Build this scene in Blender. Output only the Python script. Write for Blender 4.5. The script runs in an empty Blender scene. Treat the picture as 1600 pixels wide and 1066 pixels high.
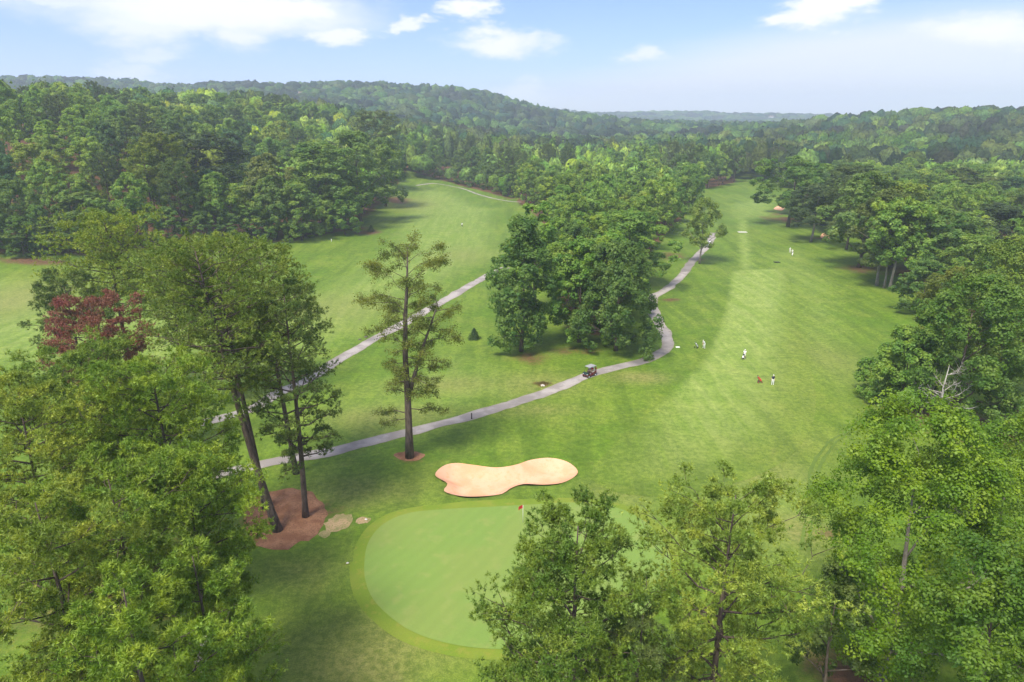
import bpy, math, random
import numpy as np

R_ = math.radians
SC = bpy.context.scene
COL = SC.collection

# ------------------------------------------------------------------ camera, sky, sun, exposure
CAM_Z, PITCH, FPX = 42.0, R_(18.05), 1067.0      # drone height, downward tilt, focal length in photo pixels (1600 wide)
cam_data = bpy.data.cameras.new('camera'); cam = bpy.data.objects.new('camera', cam_data); COL.objects.link(cam)
cam.location = (0, 0, CAM_Z); cam.rotation_euler = (math.pi/2 - PITCH, 0, 0)
cam_data.sensor_width = 36.0; cam_data.lens = 36.0*FPX/1600.0
cam_data.clip_start = 0.5; cam_data.clip_end = 20000
SC.camera = cam

SUN_EL, SUN_AZ = R_(58), R_(215)                 # azimuth clockwise from +Y (view direction): behind and left of the camera
SUN_STRENGTH, SKY_STRENGTH = 2.3, 0.10
sun_data = bpy.data.lights.new('sun', 'SUN'); sun = bpy.data.objects.new('sun', sun_data); COL.objects.link(sun)
sun_data.energy = SUN_STRENGTH; sun_data.angle = R_(20); sun_data.color = (1.0, 0.94, 0.82)
sun.rotation_euler = (math.pi/2 - SUN_EL, 0, math.pi - SUN_AZ); sun.location = (0, 0, 400)

def pix_dir(px, py):
    cx, cy = (px-800)/FPX, (533-py)/FPX
    d = np.array([cx, math.cos(PITCH)+cy*math.sin(PITCH), -math.sin(PITCH)+cy*math.cos(PITCH)])
    return d/np.linalg.norm(d)

def nd(nt, typ, **kw):
    n = nt.nodes.new(typ)
    for k, v in kw.items():
        if k == 'ins':
            for a, b in v.items(): n.inputs[a].default_value = b
        else: setattr(n, k, v)
    return n

def build_world():
    w = bpy.data.worlds.new('World'); SC.world = w; w.use_nodes = True
    nt = w.node_tree; nt.nodes.clear(); L = nt.links.new
    out = nd(nt, 'ShaderNodeOutputWorld'); bg = nd(nt, 'ShaderNodeBackground', ins={'Strength': SKY_STRENGTH})
    L(bg.outputs[0], out.inputs[0])
    sky = nd(nt, 'ShaderNodeTexSky', sky_type='NISHITA', sun_disc=False, sun_elevation=SUN_EL, sun_rotation=SUN_AZ,
             altitude=250, air_density=1.0, dust_density=0.6, ozone_density=1.6)
    tc = nd(nt, 'ShaderNodeTexCoord')
    sep = nd(nt, 'ShaderNodeSeparateXYZ'); L(tc.outputs['Generated'], sep.inputs[0])
    az = nd(nt, 'ShaderNodeMath', operation='ARCTAN2'); L(sep.outputs[0], az.inputs[0]); L(sep.outputs[1], az.inputs[1])
    el = nd(nt, 'ShaderNodeMath', operation='ARCSINE'); L(sep.outputs[2], el.inputs[0])
    comb = nd(nt, 'ShaderNodeCombineXYZ'); L(az.outputs[0], comb.inputs[0]); L(el.outputs[0], comb.inputs[1])
    st = nd(nt, 'ShaderNodeVectorMath', operation='MULTIPLY'); st.inputs[1].default_value = (1, 2.6, 1); L(comb.outputs[0], st.inputs[0])
    nz = nd(nt, 'ShaderNodeTexNoise', ins={'Scale': 7.0, 'Detail': 12.0, 'Roughness': 0.68}); L(st.outputs[0], nz.inputs['Vector'])
    off = nd(nt, 'ShaderNodeVectorMath', operation='SUBTRACT'); L(nz.outputs['Color'], off.inputs[0]); off.inputs[1].default_value = (.5, .5, .5)
    amp = nd(nt, 'ShaderNodeVectorMath', operation='MULTIPLY'); L(off.outputs[0], amp.inputs[0]); amp.inputs[1].default_value = (.24, .095, 0)
    P = nd(nt, 'ShaderNodeVectorMath', operation='ADD'); L(comb.outputs[0], P.inputs[0]); L(amp.outputs[0], P.inputs[1])
    def pr(px, py):
        d = pix_dir(px, py); return math.atan2(d[0], d[1]), math.asin(d[2])
    # clouds standing in this sky: centre pixel, half width, half height (pixels), weight, softness
    blobs = [(330, 8, 190, 34, 1.0, .55), (250, 32, 110, 22, .85, .6), (150, 2, 60, 18, .7, .6), (455, 12, 70, 20, 1, .5), (400, 58, 46, 20, .9, .7), (525, 52, 44, 15, 1, .5),
             (1285, 16, 62, 22, 1.2, .4), (1235, 28, 30, 12, 1, .5), (1320, 4, 46, 14, 1.1, .4), (1560, 48, 70, 17, 1.0, .6), (780, 68, 64, 15, 1.0, .6), (730, 18, 34, 17, 1.0, .5),
             (640, 34, 24, 9, .9, .6), (255, 78, 38, 10, .6, .8), (990, 88, 28, 11, .8, .7), (810, 146, 40, 12, .7, .8), (215, 106, 30, 14, .55, .8), (75, -6, 60, 14, .7, .7)]
    cur = None
    for (px, py, rx, ry, wt, soft) in blobs:
        u, v = pr(px, py)
        s1 = nd(nt, 'ShaderNodeVectorMath', operation='SUBTRACT'); L(P.outputs[0], s1.inputs[0]); s1.inputs[1].default_value = (u, v, 0)
        m1 = nd(nt, 'ShaderNodeVectorMath', operation='MULTIPLY'); L(s1.outputs[0], m1.inputs[0]); m1.inputs[1].default_value = (FPX*.93/rx, FPX*.93/ry, 0)
        ln = nd(nt, 'ShaderNodeVectorMath', operation='LENGTH'); L(m1.outputs[0], ln.inputs[0])
        mr = nd(nt, 'ShaderNodeMapRange', interpolation_type='SMOOTHSTEP', ins={1: 1.05+soft*.8, 2: .75-soft*.7, 3: 0.0, 4: wt*.95}); L(ln.outputs['Value'], mr.inputs[0])
        if cur is None: cur = mr.outputs[0]
        else:
            mx = nd(nt, 'ShaderNodeMath', operation='MAXIMUM'); L(cur, mx.inputs[0]); L(mr.outputs[0], mx.inputs[1]); cur = mx.outputs[0]
    # broken cumulus goes on over the unseen sky, cover raised to whiten the ambient
    n2 = nd(nt, 'ShaderNodeTexNoise', ins={'Scale': 3.2, 'Detail': 8.0, 'Roughness': 0.55}); L(st.outputs[0], n2.inputs['Vector'])
    m2 = nd(nt, 'ShaderNodeMapRange', interpolation_type='SMOOTHSTEP', ins={1: .45, 2: .58, 3: 0.0, 4: .95}); L(n2.outputs[0], m2.inputs[0])
    up = nd(nt, 'ShaderNodeMapRange', interpolation_type='SMOOTHSTEP', ins={1: R_(10), 2: R_(16), 3: 0.0, 4: 1.0}); L(el.outputs[0], up.inputs[0])
    gm = nd(nt, 'ShaderNodeMath', operation='MULTIPLY'); L(m2.outputs[0], gm.inputs[0]); L(up.outputs[0], gm.inputs[1])
    mx = nd(nt, 'ShaderNodeMath', operation='MAXIMUM'); L(cur, mx.inputs[0]); L(gm.outputs[0], mx.inputs[1]); cum = mx.outputs[0]
    # thin low stratus sheet, thicker to the right
    n3 = nd(nt, 'ShaderNodeTexNoise', ins={'Scale': 2.2, 'Detail': 4.0, 'Roughness': 0.5})
    st3 = nd(nt, 'ShaderNodeVectorMath', operation='MULTIPLY'); st3.inputs[1].default_value = (1, 9, 1); L(comb.outputs[0], st3.inputs[0]); L(st3.outputs[0], n3.inputs['Vector'])
    top = nd(nt, 'ShaderNodeMapRange', interpolation_type='SMOOTHSTEP', ins={1: R_(-22), 2: R_(34), 3: R_(.2), 4: R_(8.2)}); L(az.outputs[0], top.inputs[0])
    tn = nd(nt, 'ShaderNodeMath', operation='MULTIPLY_ADD'); L(n3.outputs[0], tn.inputs[0]); tn.inputs[1].default_value = R_(3.2); L(el.outputs[0], tn.inputs[2])
    df = nd(nt, 'ShaderNodeMath', operation='SUBTRACT'); L(top.outputs[0], df.inputs[0]); L(tn.outputs[0], df.inputs[1])
    stm = nd(nt, 'ShaderNodeMapRange', interpolation_type='SMOOTHSTEP', ins={1: R_(-2.0), 2: R_(1.6), 3: 0.0, 4: .85}); L(df.outputs[0], stm.inputs[0])
    tint = nd(nt, 'ShaderNodeMixRGB', blend_type='MULTIPLY', ins={0: 1.0}); tint.inputs[2].default_value = (.44, .485, .84, 1)
    L(sky.outputs[0], tint.inputs[1])
    mixs = nd(nt, 'ShaderNodeMixRGB'); L(stm.outputs[0], mixs.inputs[0]); L(tint.outputs[0], mixs.inputs[1]); mixs.inputs[2].default_value = (3.6, 3.7, 3.9, 1)
    # cloud body slightly grey where thick
    cg = nd(nt, 'ShaderNodeMixRGB'); L(n2.outputs[0], cg.inputs[0]); cg.inputs[1].default_value = (4.6, 4.6, 4.65, 1); cg.inputs[2].default_value = (3.7, 3.7, 3.8, 1)
    cl = nd(nt, 'ShaderNodeMath', operation='MINIMUM'); L(cum, cl.inputs[0]); cl.inputs[1].default_value = 1.0
    mixc = nd(nt, 'ShaderNodeMixRGB'); L(cl.outputs[0], mixc.inputs[0]); L(mixs.outputs[0], mixc.inputs[1]); L(cg.outputs[0], mixc.inputs[2])
    L(mixc.outputs[0], bg.inputs[0])
build_world()

vs = SC.view_settings
vs.view_transform = 'Standard'; vs.look = 'None'; vs.gamma = 1.0; vs.exposure = 1.50; vs.use_curve_mapping = False
cy = SC.cycles
cy.max_bounces = 5; cy.diffuse_bounces = 4; cy.glossy_bounces = 2; cy.transmission_bounces = 4; cy.volume_bounces = 1; cy.transparent_max_bounces = 4
cy.use_denoising = True

# ------------------------------------------------------------------ small helpers
def ss(a, b, x):
    t = np.clip((np.asarray(x, float)-a)/(b-a), 0, 1); return t*t*(3-2*t)

def tag(o, label, cat, group=None):
    o['label'] = label; o['category'] = cat
    if group: o['group'] = group
    return o

def mesh_from(name, verts, faces, mat=None, smooth=False):
    """faces: (n,3) or (n,4) int array, or a list of tuples."""
    me = bpy.data.meshes.new(name)
    if isinstance(faces, np.ndarray):
        v = np.ascontiguousarray(verts, dtype=np.float32); f = np.ascontiguousarray(faces, dtype=np.int32)
        k = f.shape[1]
        me.vertices.add(len(v)); me.vertices.foreach_set('co', v.ravel())
        me.loops.add(f.size); me.loops.foreach_set('vertex_index', f.ravel())
        me.polygons.add(len(f)); me.polygons.foreach_set('loop_start', np.arange(0, f.size, k, dtype=np.int32))
        me.update(calc_edges=True)
    else:
        me.from_pydata([tuple(map(float, q)) for q in verts], [], faces); me.update()
    if smooth: me.polygons.foreach_set('use_smooth', np.ones(len(me.polygons), dtype=bool))
    if mat is not None: me.materials.append(mat)
    return me

def obj(name, me, parent=None, loc=(0, 0, 0), rot=(0, 0, 0)):
    o = bpy.data.objects.new(name, me); COL.objects.link(o); o.location = loc; o.rotation_euler = rot
    if parent is not None: o.parent = parent
    return o

def struct(name, me):
    o = obj(name, me); o['kind'] = 'structure'; return o

def empty(name, loc=(0, 0, 0), rz=0.0):
    o = bpy.data.objects.new(name, None); COL.objects.link(o); o.location = loc; o.rotation_euler = (0, 0, rz); o.empty_display_size = .2; return o

class MB:
    """collects solids into one mesh"""
    def __init__(s): s.v = []; s.f = []
    def add(s, v, f):
        b = len(s.v); s.v += [tuple(map(float, q)) for q in v]; s.f += [tuple(i+b for i in q) for q in f]; return s
    def box(s, c, d, taper=1.0, rz=0.0):
        x, y, z = c; a, b, h = d[0]/2, d[1]/2, d[2]/2; V = []
        for k, t in ((-1, 1.0), (1, taper)):
            for i, j in ((-1, -1), (1, -1), (1, 1), (-1, 1)):
                u, w = i*a*t, j*b*t; V.append((x+u*math.cos(rz)-w*math.sin(rz), y+u*math.sin(rz)+w*math.cos(rz), z+k*h))
        return s.add(V, [(3, 2, 1, 0), (4, 5, 6, 7), (0, 1, 5, 4), (1, 2, 6, 5), (2, 3, 7, 6), (3, 0, 4, 7)])
    def prism(s, prof, x0, x1):
        """profile in (y,z), extruded along x"""
        n = len(prof); V = [(x0, p[0], p[1]) for p in prof]+[(x1, p[0], p[1]) for p in prof]
        return s.add(V, [tuple(range(n-1, -1, -1)), tuple(range(n, 2*n))]+[(i, (i+1) % n, n+(i+1) % n, n+i) for i in range(n)])
    def tube(s, pts, rads, n=8, cap=True):
        v, f = tube_np(pts, rads, n, cap); return s.add(v, f)
    def mesh(s, name, mat=None, smooth=False): return mesh_from(name, s.v, s.f, mat, smooth)

def tube_np(pts, rads, n=6, cap=False):
    pts = np.asarray(pts, float); m = len(pts)
    if np.isscalar(rads): rads = [rads]*m
    V = []; ref = None
    for i in range(m):
        t = pts[min(i+1, m-1)]-pts[max(i-1, 0)]; t = t/(np.linalg.norm(t)+1e-9)
        if ref is None:
            ref = np.array([1., 0, 0]) if abs(t[0]) < .8 else np.array([0, 1., 0])
        a = ref-t*np.dot(ref, t); a /= np.linalg.norm(a)+1e-9; ref = a; b = np.cross(t, a)
        for k in range(n):
            q = 2*math.pi*k/n; V.append(pts[i]+rads[i]*(a*math.cos(q)+b*math.sin(q)))
    Fc = []
    for i in range(m-1):
        for k in range(n):
            Fc.append((i*n+k, i*n+(k+1) % n, (i+1)*n+(k+1) % n, (i+1)*n+k))
    if cap: Fc.append(tuple(range(n-1, -1, -1))); Fc.append(tuple(range((m-1)*n, m*n)))
    return V, Fc

# ------------------------------------------------------------------ terrain
RX = np.array([-1600, -1100, -800, -640, -480, -275, -137, 70, 160, 275, 600, 1500]); RZ = np.array([74, 82, 78, 66, 76, 76, 60, 32, 22, 18, 12, 12])
def height(x, y):
    x = np.asarray(x, float); y = np.asarray(y, float)
    s = -x+.15*(y-230)
    z = 37*ss(62, 260, s)*ss(150, 270, y)*(1-.55*ss(480, 800, y))
    z = z+np.interp(x, RX, RZ)*np.exp(-((y-1420)/360)**2)
    z = z+(6+20*ss(180, 480, x))*np.exp(-((y-790)/230)**2)*ss(40, 240, x)
    z = z+38*np.exp(-((y-3100)/600)**2)*(1+.25*np.sin(x/420.))
    z = z+10*ss(430, 620, y)*(1-ss(900, 1100, y))*ss(120, -80, x)*.6
    far = ss(500, 900, y)
    z = z+far*(5*np.sin(x/170.+1.3)*np.cos(y/210.)+3*np.sin((x+y)/97.))
    mid = ss(25, 90, y)
    z = z+mid*(.55*np.sin(x/31.+.6)*np.sin(y/43.+.4)+.3*np.sin((x-y)/19.))*(1-.75*ss(-30, 0, x)*(1-ss(85, 110, y)))
    return z

def ground_hit(px, py):
    d = pix_dir(px, py); o = np.array([0, 0, CAM_Z]); t = 20.0; last = t
    while t < 6000:
        p = o+d*t
        if p[2] < height(p[0], p[1]): break
        last = t; t += max(.5, (p[2]-float(height(p[0], p[1])))*.5)
    lo, hi = last, t
    for _ in range(30):
        m = (lo+hi)/2; p = o+d*m
        if p[2] < height(p[0], p[1]): hi = m
        else: lo = m
    p = o+d*hi; return np.array([p[0], p[1]])
GP = lambda *pts: np.array([ground_hit(*q) for q in pts])

def spline(P, closed=False, step=.6):
    P = np.asarray(P, float); n = len(P); out = []
    for i in range(n if closed else n-1):
        if closed: a, b, c, d = P[(i-1) % n], P[i], P[(i+1) % n], P[(i+2) % n]
        else: a, b, c, d = P[max(i-1, 0)], P[i], P[i+1], P[min(i+2, n-1)]
        k = max(2, int(np.linalg.norm(c-b)/step))
        for t in np.arange(k)/k:
            out.append(.5*((2*b)+(-a+c)*t+(2*a-5*b+4*c-d)*t*t+(-a+3*b-3*c+d)*t**3))
    if not closed: out.append(P[-1])
    return np.array(out)

def poly_sd(poly, X, Y):
    """signed distance to polygon, positive inside"""
    X = np.asarray(X, float); Y = np.asarray(Y, float); n = len(poly); best = np.full(X.shape, 1e18); ins = np.zeros(X.shape, bool)
    for i in range(n):
        ax, ay = poly[i]; bx, by = poly[(i+1) % n]; ex, ey = bx-ax, by-ay
        t = np.clip(((X-ax)*ex+(Y-ay)*ey)/(ex*ex+ey*ey+1e-12), 0, 1)
        best = np.minimum(best, (X-ax-t*ex)**2+(Y-ay-t*ey)**2)
        c = ((ay > Y) != (by > Y)) & (X < (bx-ax)*(Y-ay)/((by-ay) if by != ay else 1e-12)+ax); ins ^= c
    return np.where(ins, 1, -1)*np.sqrt(best)

# outlines read off the photograph and dropped onto the ground
bunker_poly = spline(GP((680, 744), (692, 730), (712, 725), (740, 728), (775, 732), (805, 728), (830, 720), (860, 717), (886, 723), (902, 736), (898, 746), (878, 756), (850, 759), (818, 758), (797, 765), (785, 773), (757, 777), (722, 777), (694, 769), (699, 757)), True, .5)
green_poly = spline(GP((570, 880), (577, 850), (600, 823), (640, 806), (700, 800), (760, 797), (830, 793), (900, 790), (970, 800), (1020, 830), (1045, 870), (1045, 905), (1020, 950), (960, 990), (880, 1012), (790, 1020), (710, 1013), (640, 990), (590, 950), (572, 915)), True, .6)
cen = green_poly.mean(0)
dirs = green_poly-cen; collar_poly = green_poly+dirs/np.linalg.norm(dirs, axis=1)[:, None]*(1.15+.25*np.sin(np.arange(len(green_poly))/17.))[:, None]
straw_poly = spline(GP((385, 800), (400, 775), (440, 765), (480, 768), (505, 785), (508, 815), (490, 840), (450, 855), (405, 855), (385, 830)), True, .6)
straw2_poly = spline(GP((616, 712), (628, 706), (650, 706), (663, 712), (655, 719), (635, 721)), True, .4)
def ragged(P, amp, seed):
    c = P.mean(0); d = P-c; k = np.arange(len(P)); rg = np.random.default_rng(seed); f = 1+amp*(.5*np.sin(k*.55+seed)+.4*np.sin(k*1.37)+rg.normal(0, .45, len(P))); return c+d*f[:, None]
straw_poly = ragged(straw_poly, .06, 1); straw2_poly = ragged(straw2_poly, .09, 2)
fair_poly = spline(GP((1141, 425), (1180, 421), (1222, 421), (1236, 440), (1246, 500), (1262, 560), (1275, 620), (1262, 680), (1210, 730), (1130, 760), (1040, 775), (960, 770), (925, 740), (950, 705), (1000, 655), (1060, 600), (1102, 552), (1128, 492), (1137, 455)), True, 1.5)
sand_far = [spline(GP((1282, 371), (1290, 362), (1305, 362), (1312, 368), (1300, 375)), True, .6), spline(GP((1209, 327), (1216, 322), (1226, 323), (1222, 329)), True, .6),
            spline(GP((1055, 262), (1062, 256), (1074, 256), (1072, 263)), True, .8)]
base_height = height
def height(x, y):
    """terrain with the sunk bunker and the raised putting green"""
    z = base_height(x, y)
    xa = np.asarray(x, float); ya = np.asarray(y, float)
    if xa.ndim == 0:
        if not (-40 < xa < 40 and 40 < ya < 100): return z
        sd = float(poly_sd(bunker_poly, xa.reshape(1), ya.reshape(1))[0]); gs = float(poly_sd(green_poly[::4], xa.reshape(1), ya.reshape(1))[0])
        return float(z-.85*ss(-.1, 1.9, sd)+.18*math.exp(-((sd+1.0)/1.2)**2)+.35*ss(-6, 1.0, gs)*(1-ss(-1.5, 0, sd)))
    m = (xa > -40) & (xa < 40) & (ya > 40) & (ya < 100)
    if m.any():
        z = np.array(z); sd = poly_sd(bunker_poly, xa[m], ya[m]); gs = poly_sd(green_poly[::4], xa[m], ya[m])
        z[m] += -.85*ss(-.1, 1.9, sd)+.18*np.exp(-((sd+1.0)/1.2)**2)+.35*ss(-6, 1.0, gs)*(1-ss(-1.5, 0, sd))
    return z

# ------------------------------------------------------------------ ground materials
def new_mat(name):
    m = bpy.data.materials.new(name); m.use_nodes = True; nt = m.node_tree; nt.nodes.clear()
    out = nd(nt, 'ShaderNodeOutputMaterial'); return m, nt, out

def simple(name, col, rough=.7, noise=.12, scale=6.0, metal=0.0, spec=.3):
    m, nt, out = new_mat(name); L = nt.links.new
    b = nd(nt, 'ShaderNodeBsdfPrincipled', ins={'Roughness': rough, 'Metallic': metal, 'Specular IOR Level': spec}); L(b.outputs[0], out.inputs[0])
    tc = nd(nt, 'ShaderNodeTexCoord'); n = nd(nt, 'ShaderNodeTexNoise', ins={'Scale': scale, 'Detail': 4.0}); L(tc.outputs['Object'], n.inputs['Vector'])
    mr = nd(nt, 'ShaderNodeMapRange', ins={1: .3, 2: .7, 3: 1-noise, 4: 1+noise}); L(n.outputs[0], mr.inputs[0])
    mx = nd(nt, 'ShaderNodeMixRGB', blend_type='MULTIPLY', ins={0: 1.0}); mx.inputs[1].default_value = (*col, 1); L(mr.outputs[0], mx.inputs[2]); L(mx.outputs[0], b.inputs['Base Color'])
    return m

def ramp(nt, src, a, b, lo, hi, smooth=True):
    m = nd(nt, 'ShaderNodeMapRange', ins={1: a, 2: b, 3: lo, 4: hi}); m.interpolation_type = 'SMOOTHSTEP' if smooth else 'LINEAR'
    nt.links.new(src, m.inputs[0]); return m.outputs[0]

def mixc(nt, fac, a, b, blend='MIX'):
    m = nd(nt, 'ShaderNodeMixRGB', blend_type=blend)
    for i, v in ((0, fac), (1, a), (2, b)):
        if isinstance(v, (tuple, list)): m.inputs[i].default_value = (*v, 1)
        elif isinstance(v, (int, float)): m.inputs[i].default_value = v
        else: nt.links.new(v, m.inputs[i])
    return m.outputs[0]

def grass_material():
    """rough and fairway turf; attribute 'zone': r = pine straw / bare soil, g = fairway mowing, b = dry yellow turf"""
    m, nt, out = new_mat('turf'); L = nt.links.new
    b = nd(nt, 'ShaderNodeBsdfPrincipled', ins={'Roughness': .75, 'Specular IOR Level': .2}); L(b.outputs[0], out.inputs[0])
    geo = nd(nt, 'ShaderNodeNewGeometry'); pos = geo.outputs['Position']
    def noise(scale, detail=4.0, rough=.55, vec=None, dist=0.0):
        n = nd(nt, 'ShaderNodeTexNoise', ins={'Scale': scale, 'Detail': detail, 'Roughness': rough, 'Distortion': dist}); L(vec or pos, n.inputs['Vector']); return n.outputs[0]
    at = nd(nt, 'ShaderNodeAttribute', attribute_name='zone'); sp = nd(nt, 'ShaderNodeSeparateColor'); L(at.outputs['Color'], sp.inputs[0])
    big = noise(.028, 5, .6); midn = noise(.13, 5, .6, dist=.6); fine = noise(1.6, 4, .7); grain = noise(9., 3, .7)
    # stretched streaks left by mowers
    mp = nd(nt, 'ShaderNodeMapping'); mp.inputs['Rotation'].default_value = (0, 0, R_(-24)); mp.inputs['Scale'].default_value = (.55, .05, .3); L(pos, mp.inputs['Vector'])
    streak = noise(1.0, 4, .6, mp.outputs[0], .5)
    mp2 = nd(nt, 'ShaderNodeMapping'); mp2.inputs['Rotation'].default_value = (0, 0, R_(70)); mp2.inputs['Scale'].default_value = (.30, .035, .3); L(pos, mp2.inputs['Vector'])
    streak2 = noise(1.0, 4, .6, mp2.outputs[0], .4)
    rough_c = mixc(nt, ramp(nt, big, .38, .62, 0, 1), (.088, .164, .009), (.132, .200, .018))
    rough_c = mixc(nt, ramp(nt, midn, .42, .72, 0, .75), rough_c, (.150, .200, .024))
    rough_c = mixc(nt, ramp(nt, streak2, .40, .64, 0, .75), rough_c, (.076, .132, .010))
    fair_c = mixc(nt, ramp(nt, streak, .35, .65, 0, 1), (.160, .240, .034), (.222, .288, .062))
    fair_c = mixc(nt, ramp(nt, midn, .5, .75, 0, .4), fair_c, (.238, .285, .062))
    c = mixc(nt, sp.outputs[1], rough_c, fair_c)
    patch = noise(.42, 6, .68, dist=.8); c = mixc(nt, 1.0, c, mixc(nt, ramp(nt, patch, .36, .64, 0, 1), (.86, .90, .84), (1.14, 1.09, 1.16)), 'MULTIPLY')
    worn = noise(.075, 7, .7, dist=1.2); c = mixc(nt, ramp(nt, worn, .60, .74, 0, .35), c, (.205, .190, .060))
    dryf = nd(nt, 'ShaderNodeMath', operation='MULTIPLY'); L(sp.outputs[2], dryf.inputs[0]); L(ramp(nt, fine, .25, .65, .55, 1.1), dryf.inputs[1])
    c = mixc(nt, dryf.outputs[0], c, (.205, .195, .058))
    # straw and soil: edge broken up by noise
    sa = nd(nt, 'ShaderNodeMath', operation='ADD'); L(sp.outputs[0], sa.inputs[0])
    sn = nd(nt, 'ShaderNodeMath', operation='MULTIPLY_ADD'); L(midn, sn.inputs[0]); sn.inputs[1].default_value = .9; sn.inputs[2].default_value = -.45
    sn2 = nd(nt, 'ShaderNodeMath', operation='MULTIPLY_ADD'); L(fine, sn2.inputs[0]); sn2.inputs[1].default_value = .6; sn2.inputs[2].default_value = -.3
    sn3 = nd(nt, 'ShaderNodeMath', operation='ADD'); L(sn.outputs[0], sn3.inputs[0]); L(sn2.outputs[0], sn3.inputs[1]); L(sn3.outputs[0], sa.inputs[1])
    straw_c = mixc(nt, fine, (.070, .036, .018), (.165, .082, .042))
    c = mixc(nt, ramp(nt, sa.outputs[0], .32, .85, 0, 1), c, straw_c)
    v = mixc(nt, 1.0, c, mixc(nt, ramp(nt, grain, .3, .7, 0, 1), (.76, .78, .76), (1.24, 1.22, 1.24)), 'MULTIPLY')
    v = mixc(nt, 1.0, v, mixc(nt, ramp(nt, fine, .33, .67, 0, 1), (.80, .83, .80), (1.2, 1.17, 1.2)), 'MULTIPLY')
    L(v, b.inputs['Base Color'])
    bp = nd(nt, 'ShaderNodeBump', ins={'Strength': .5, 'Distance': .12}); L(fine, bp.inputs['Height']); L(bp.outputs[0], b.inputs['Normal'])
    return m

def turf2(name, c1, c2, c3, sc=.5, grainamt=.12, rough=.75, stripes=0.0):
    m, nt, out = new_mat(name); L = nt.links.new
    b = nd(nt, 'ShaderNodeBsdfPrincipled', ins={'Roughness': rough, 'Specular IOR Level': .2}); L(b.outputs[0], out.inputs[0])
    geo = nd(nt, 'ShaderNodeNewGeometry'); pos = geo.outputs['Position']
    n1 = nd(nt, 'ShaderNodeTexNoise', ins={'Scale': sc*.25, 'Detail': 5.0, 'Distortion': .4}); n2 = nd(nt, 'ShaderNodeTexNoise', ins={'Scale': sc*1.6, 'Detail': 5.0}); n3 = nd(nt, 'ShaderNodeTexNoise', ins={'Scale': 14.0, 'Detail': 3.0})
    for n in (n1, n2, n3): L(pos, n.inputs['Vector'])
    c = mixc(nt, ramp(nt, n1.outputs[0], .38, .62, 0, 1), c1, c2); c = mixc(nt, ramp(nt, n2.outputs[0], .5, .72, 0, .8), c, c3)
    c = mixc(nt, 1.0, c, mixc(nt, n3.outputs[0], (1-grainamt*2,)*3, (1+grainamt*2,)*3), 'MULTIPLY')
    if stripes:
        mp = nd(nt, 'ShaderNodeMapping'); mp.inputs['Rotation'].default_value = (0, 0, R_(32)); L(pos, mp.inputs['Vector'])
        wv = nd(nt, 'ShaderNodeTexWave', ins={'Scale': .24, 'Distortion': 3.5, 'Detail': 3.0, 'Detail Scale': .5}); L(mp.outputs[0], wv.inputs['Vector'])
        c = mixc(nt, 1.0, c, mixc(nt, ramp(nt, wv.outputs['Fac'], .35, .65, 0, 1), (1-stripes,)*3, (1+stripes,)*3), 'MULTIPLY')
    L(c, b.inputs['Base Color'])
    bp = nd(nt, 'ShaderNodeBump', ins={'Strength': .35, 'Distance': .05}); L(n2.outputs[0], bp.inputs['Height']); L(bp.outputs[0], b.inputs['Normal'])
    return m

def path_material():
    """attribute 'wear': r = darker relaid asphalt stretch"""
    m, nt, out = new_mat('cart_path_asphalt'); L = nt.links.new
    b = nd(nt, 'ShaderNodeBsdfPrincipled', ins={'Roughness': .85, 'Specular IOR Level': .2}); L(b.outputs[0], out.inputs[0])
    geo = nd(nt, 'ShaderNodeNewGeometry'); pos = geo.outputs['Position']
    at = nd(nt, 'ShaderNodeAttribute', attribute_name='wear'); sp = nd(nt, 'ShaderNodeSeparateColor'); L(at.outputs['Color'], sp.inputs[0])
    n1 = nd(nt, 'ShaderNodeTexNoise', ins={'Scale': .22, 'Detail': 6.0, 'Roughness': .65}); n2 = nd(nt, 'ShaderNodeTexNoise', ins={'Scale': 2.5, 'Detail': 5.0, 'Roughness': .7}); n3 = nd(nt, 'ShaderNodeTexNoise', ins={'Scale': 25.0, 'Detail': 2.0})
    for n in (n1, n2, n3): L(pos, n.inputs['Vector'])
    c = mixc(nt, ramp(nt, n1.outputs[0], .42, .60, 0, 1), (.36, .325, .295), (.25, .222, .20))
    c = mixc(nt, ramp(nt, n2.outputs[0], .55, .75, 0, .6), c, (.20, .17, .15))
    c = mixc(nt, sp.outputs[0], c, mixc(nt, n2.outputs[0], (.10, .095, .092), (.17, .155, .145)))
    c = mixc(nt, sp.outputs[1], c, (.22, .19, .12))
    c = mixc(nt, 1.0, c, mixc(nt, n3.outputs[0], (.85,)*3, (1.15,)*3), 'MULTIPLY')
    L(c, b.inputs['Base Color'])
    return m

M_turf = grass_material()
M_green = turf2('putting_green_turf', (.160, .248, .048), (.178, .246, .052), (.205, .258, .062), .5, .10, .75, .014)
M_collar = turf2('collar_turf', (.168, .218, .024), (.138, .208, .018), (.205, .218, .032), .9, .12)
M_sand = turf2('bunker_sand', (.62, .33, .185), (.70, .40, .25), (.66, .33, .17), 1.2, .07, .95)
M_straw = turf2('pine_straw', (.205, .095, .050), (.280, .145, .080), (.13, .065, .036), 3.0, .42, .95)
M_path = path_material()

def set_color_attr(me, name, cols):
    a = me.color_attributes.new(name, 'FLOAT_COLOR', 'POINT'); c = np.ones((len(cols), 4), np.float32); c[:, :cols.shape[1]] = cols
    a.data.foreach_set('color', c.ravel())

# ------------------------------------------------------------------ tree placement plan (needed by the ground for the straw under the woods)
def plan_at(px, d):
    """ground point on the bearing of photo column px (taken at mid picture), d metres ahead"""
    return np.array([(px-800)/FPX*d/1.0, d])

def col_x(px, d, z):
    """world x of a point that shows in photo column px, d metres ahead at height z"""
    depth = d*math.cos(PITCH)+(CAM_Z-z)*math.sin(PITCH); return (px-800)/FPX*depth

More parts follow.
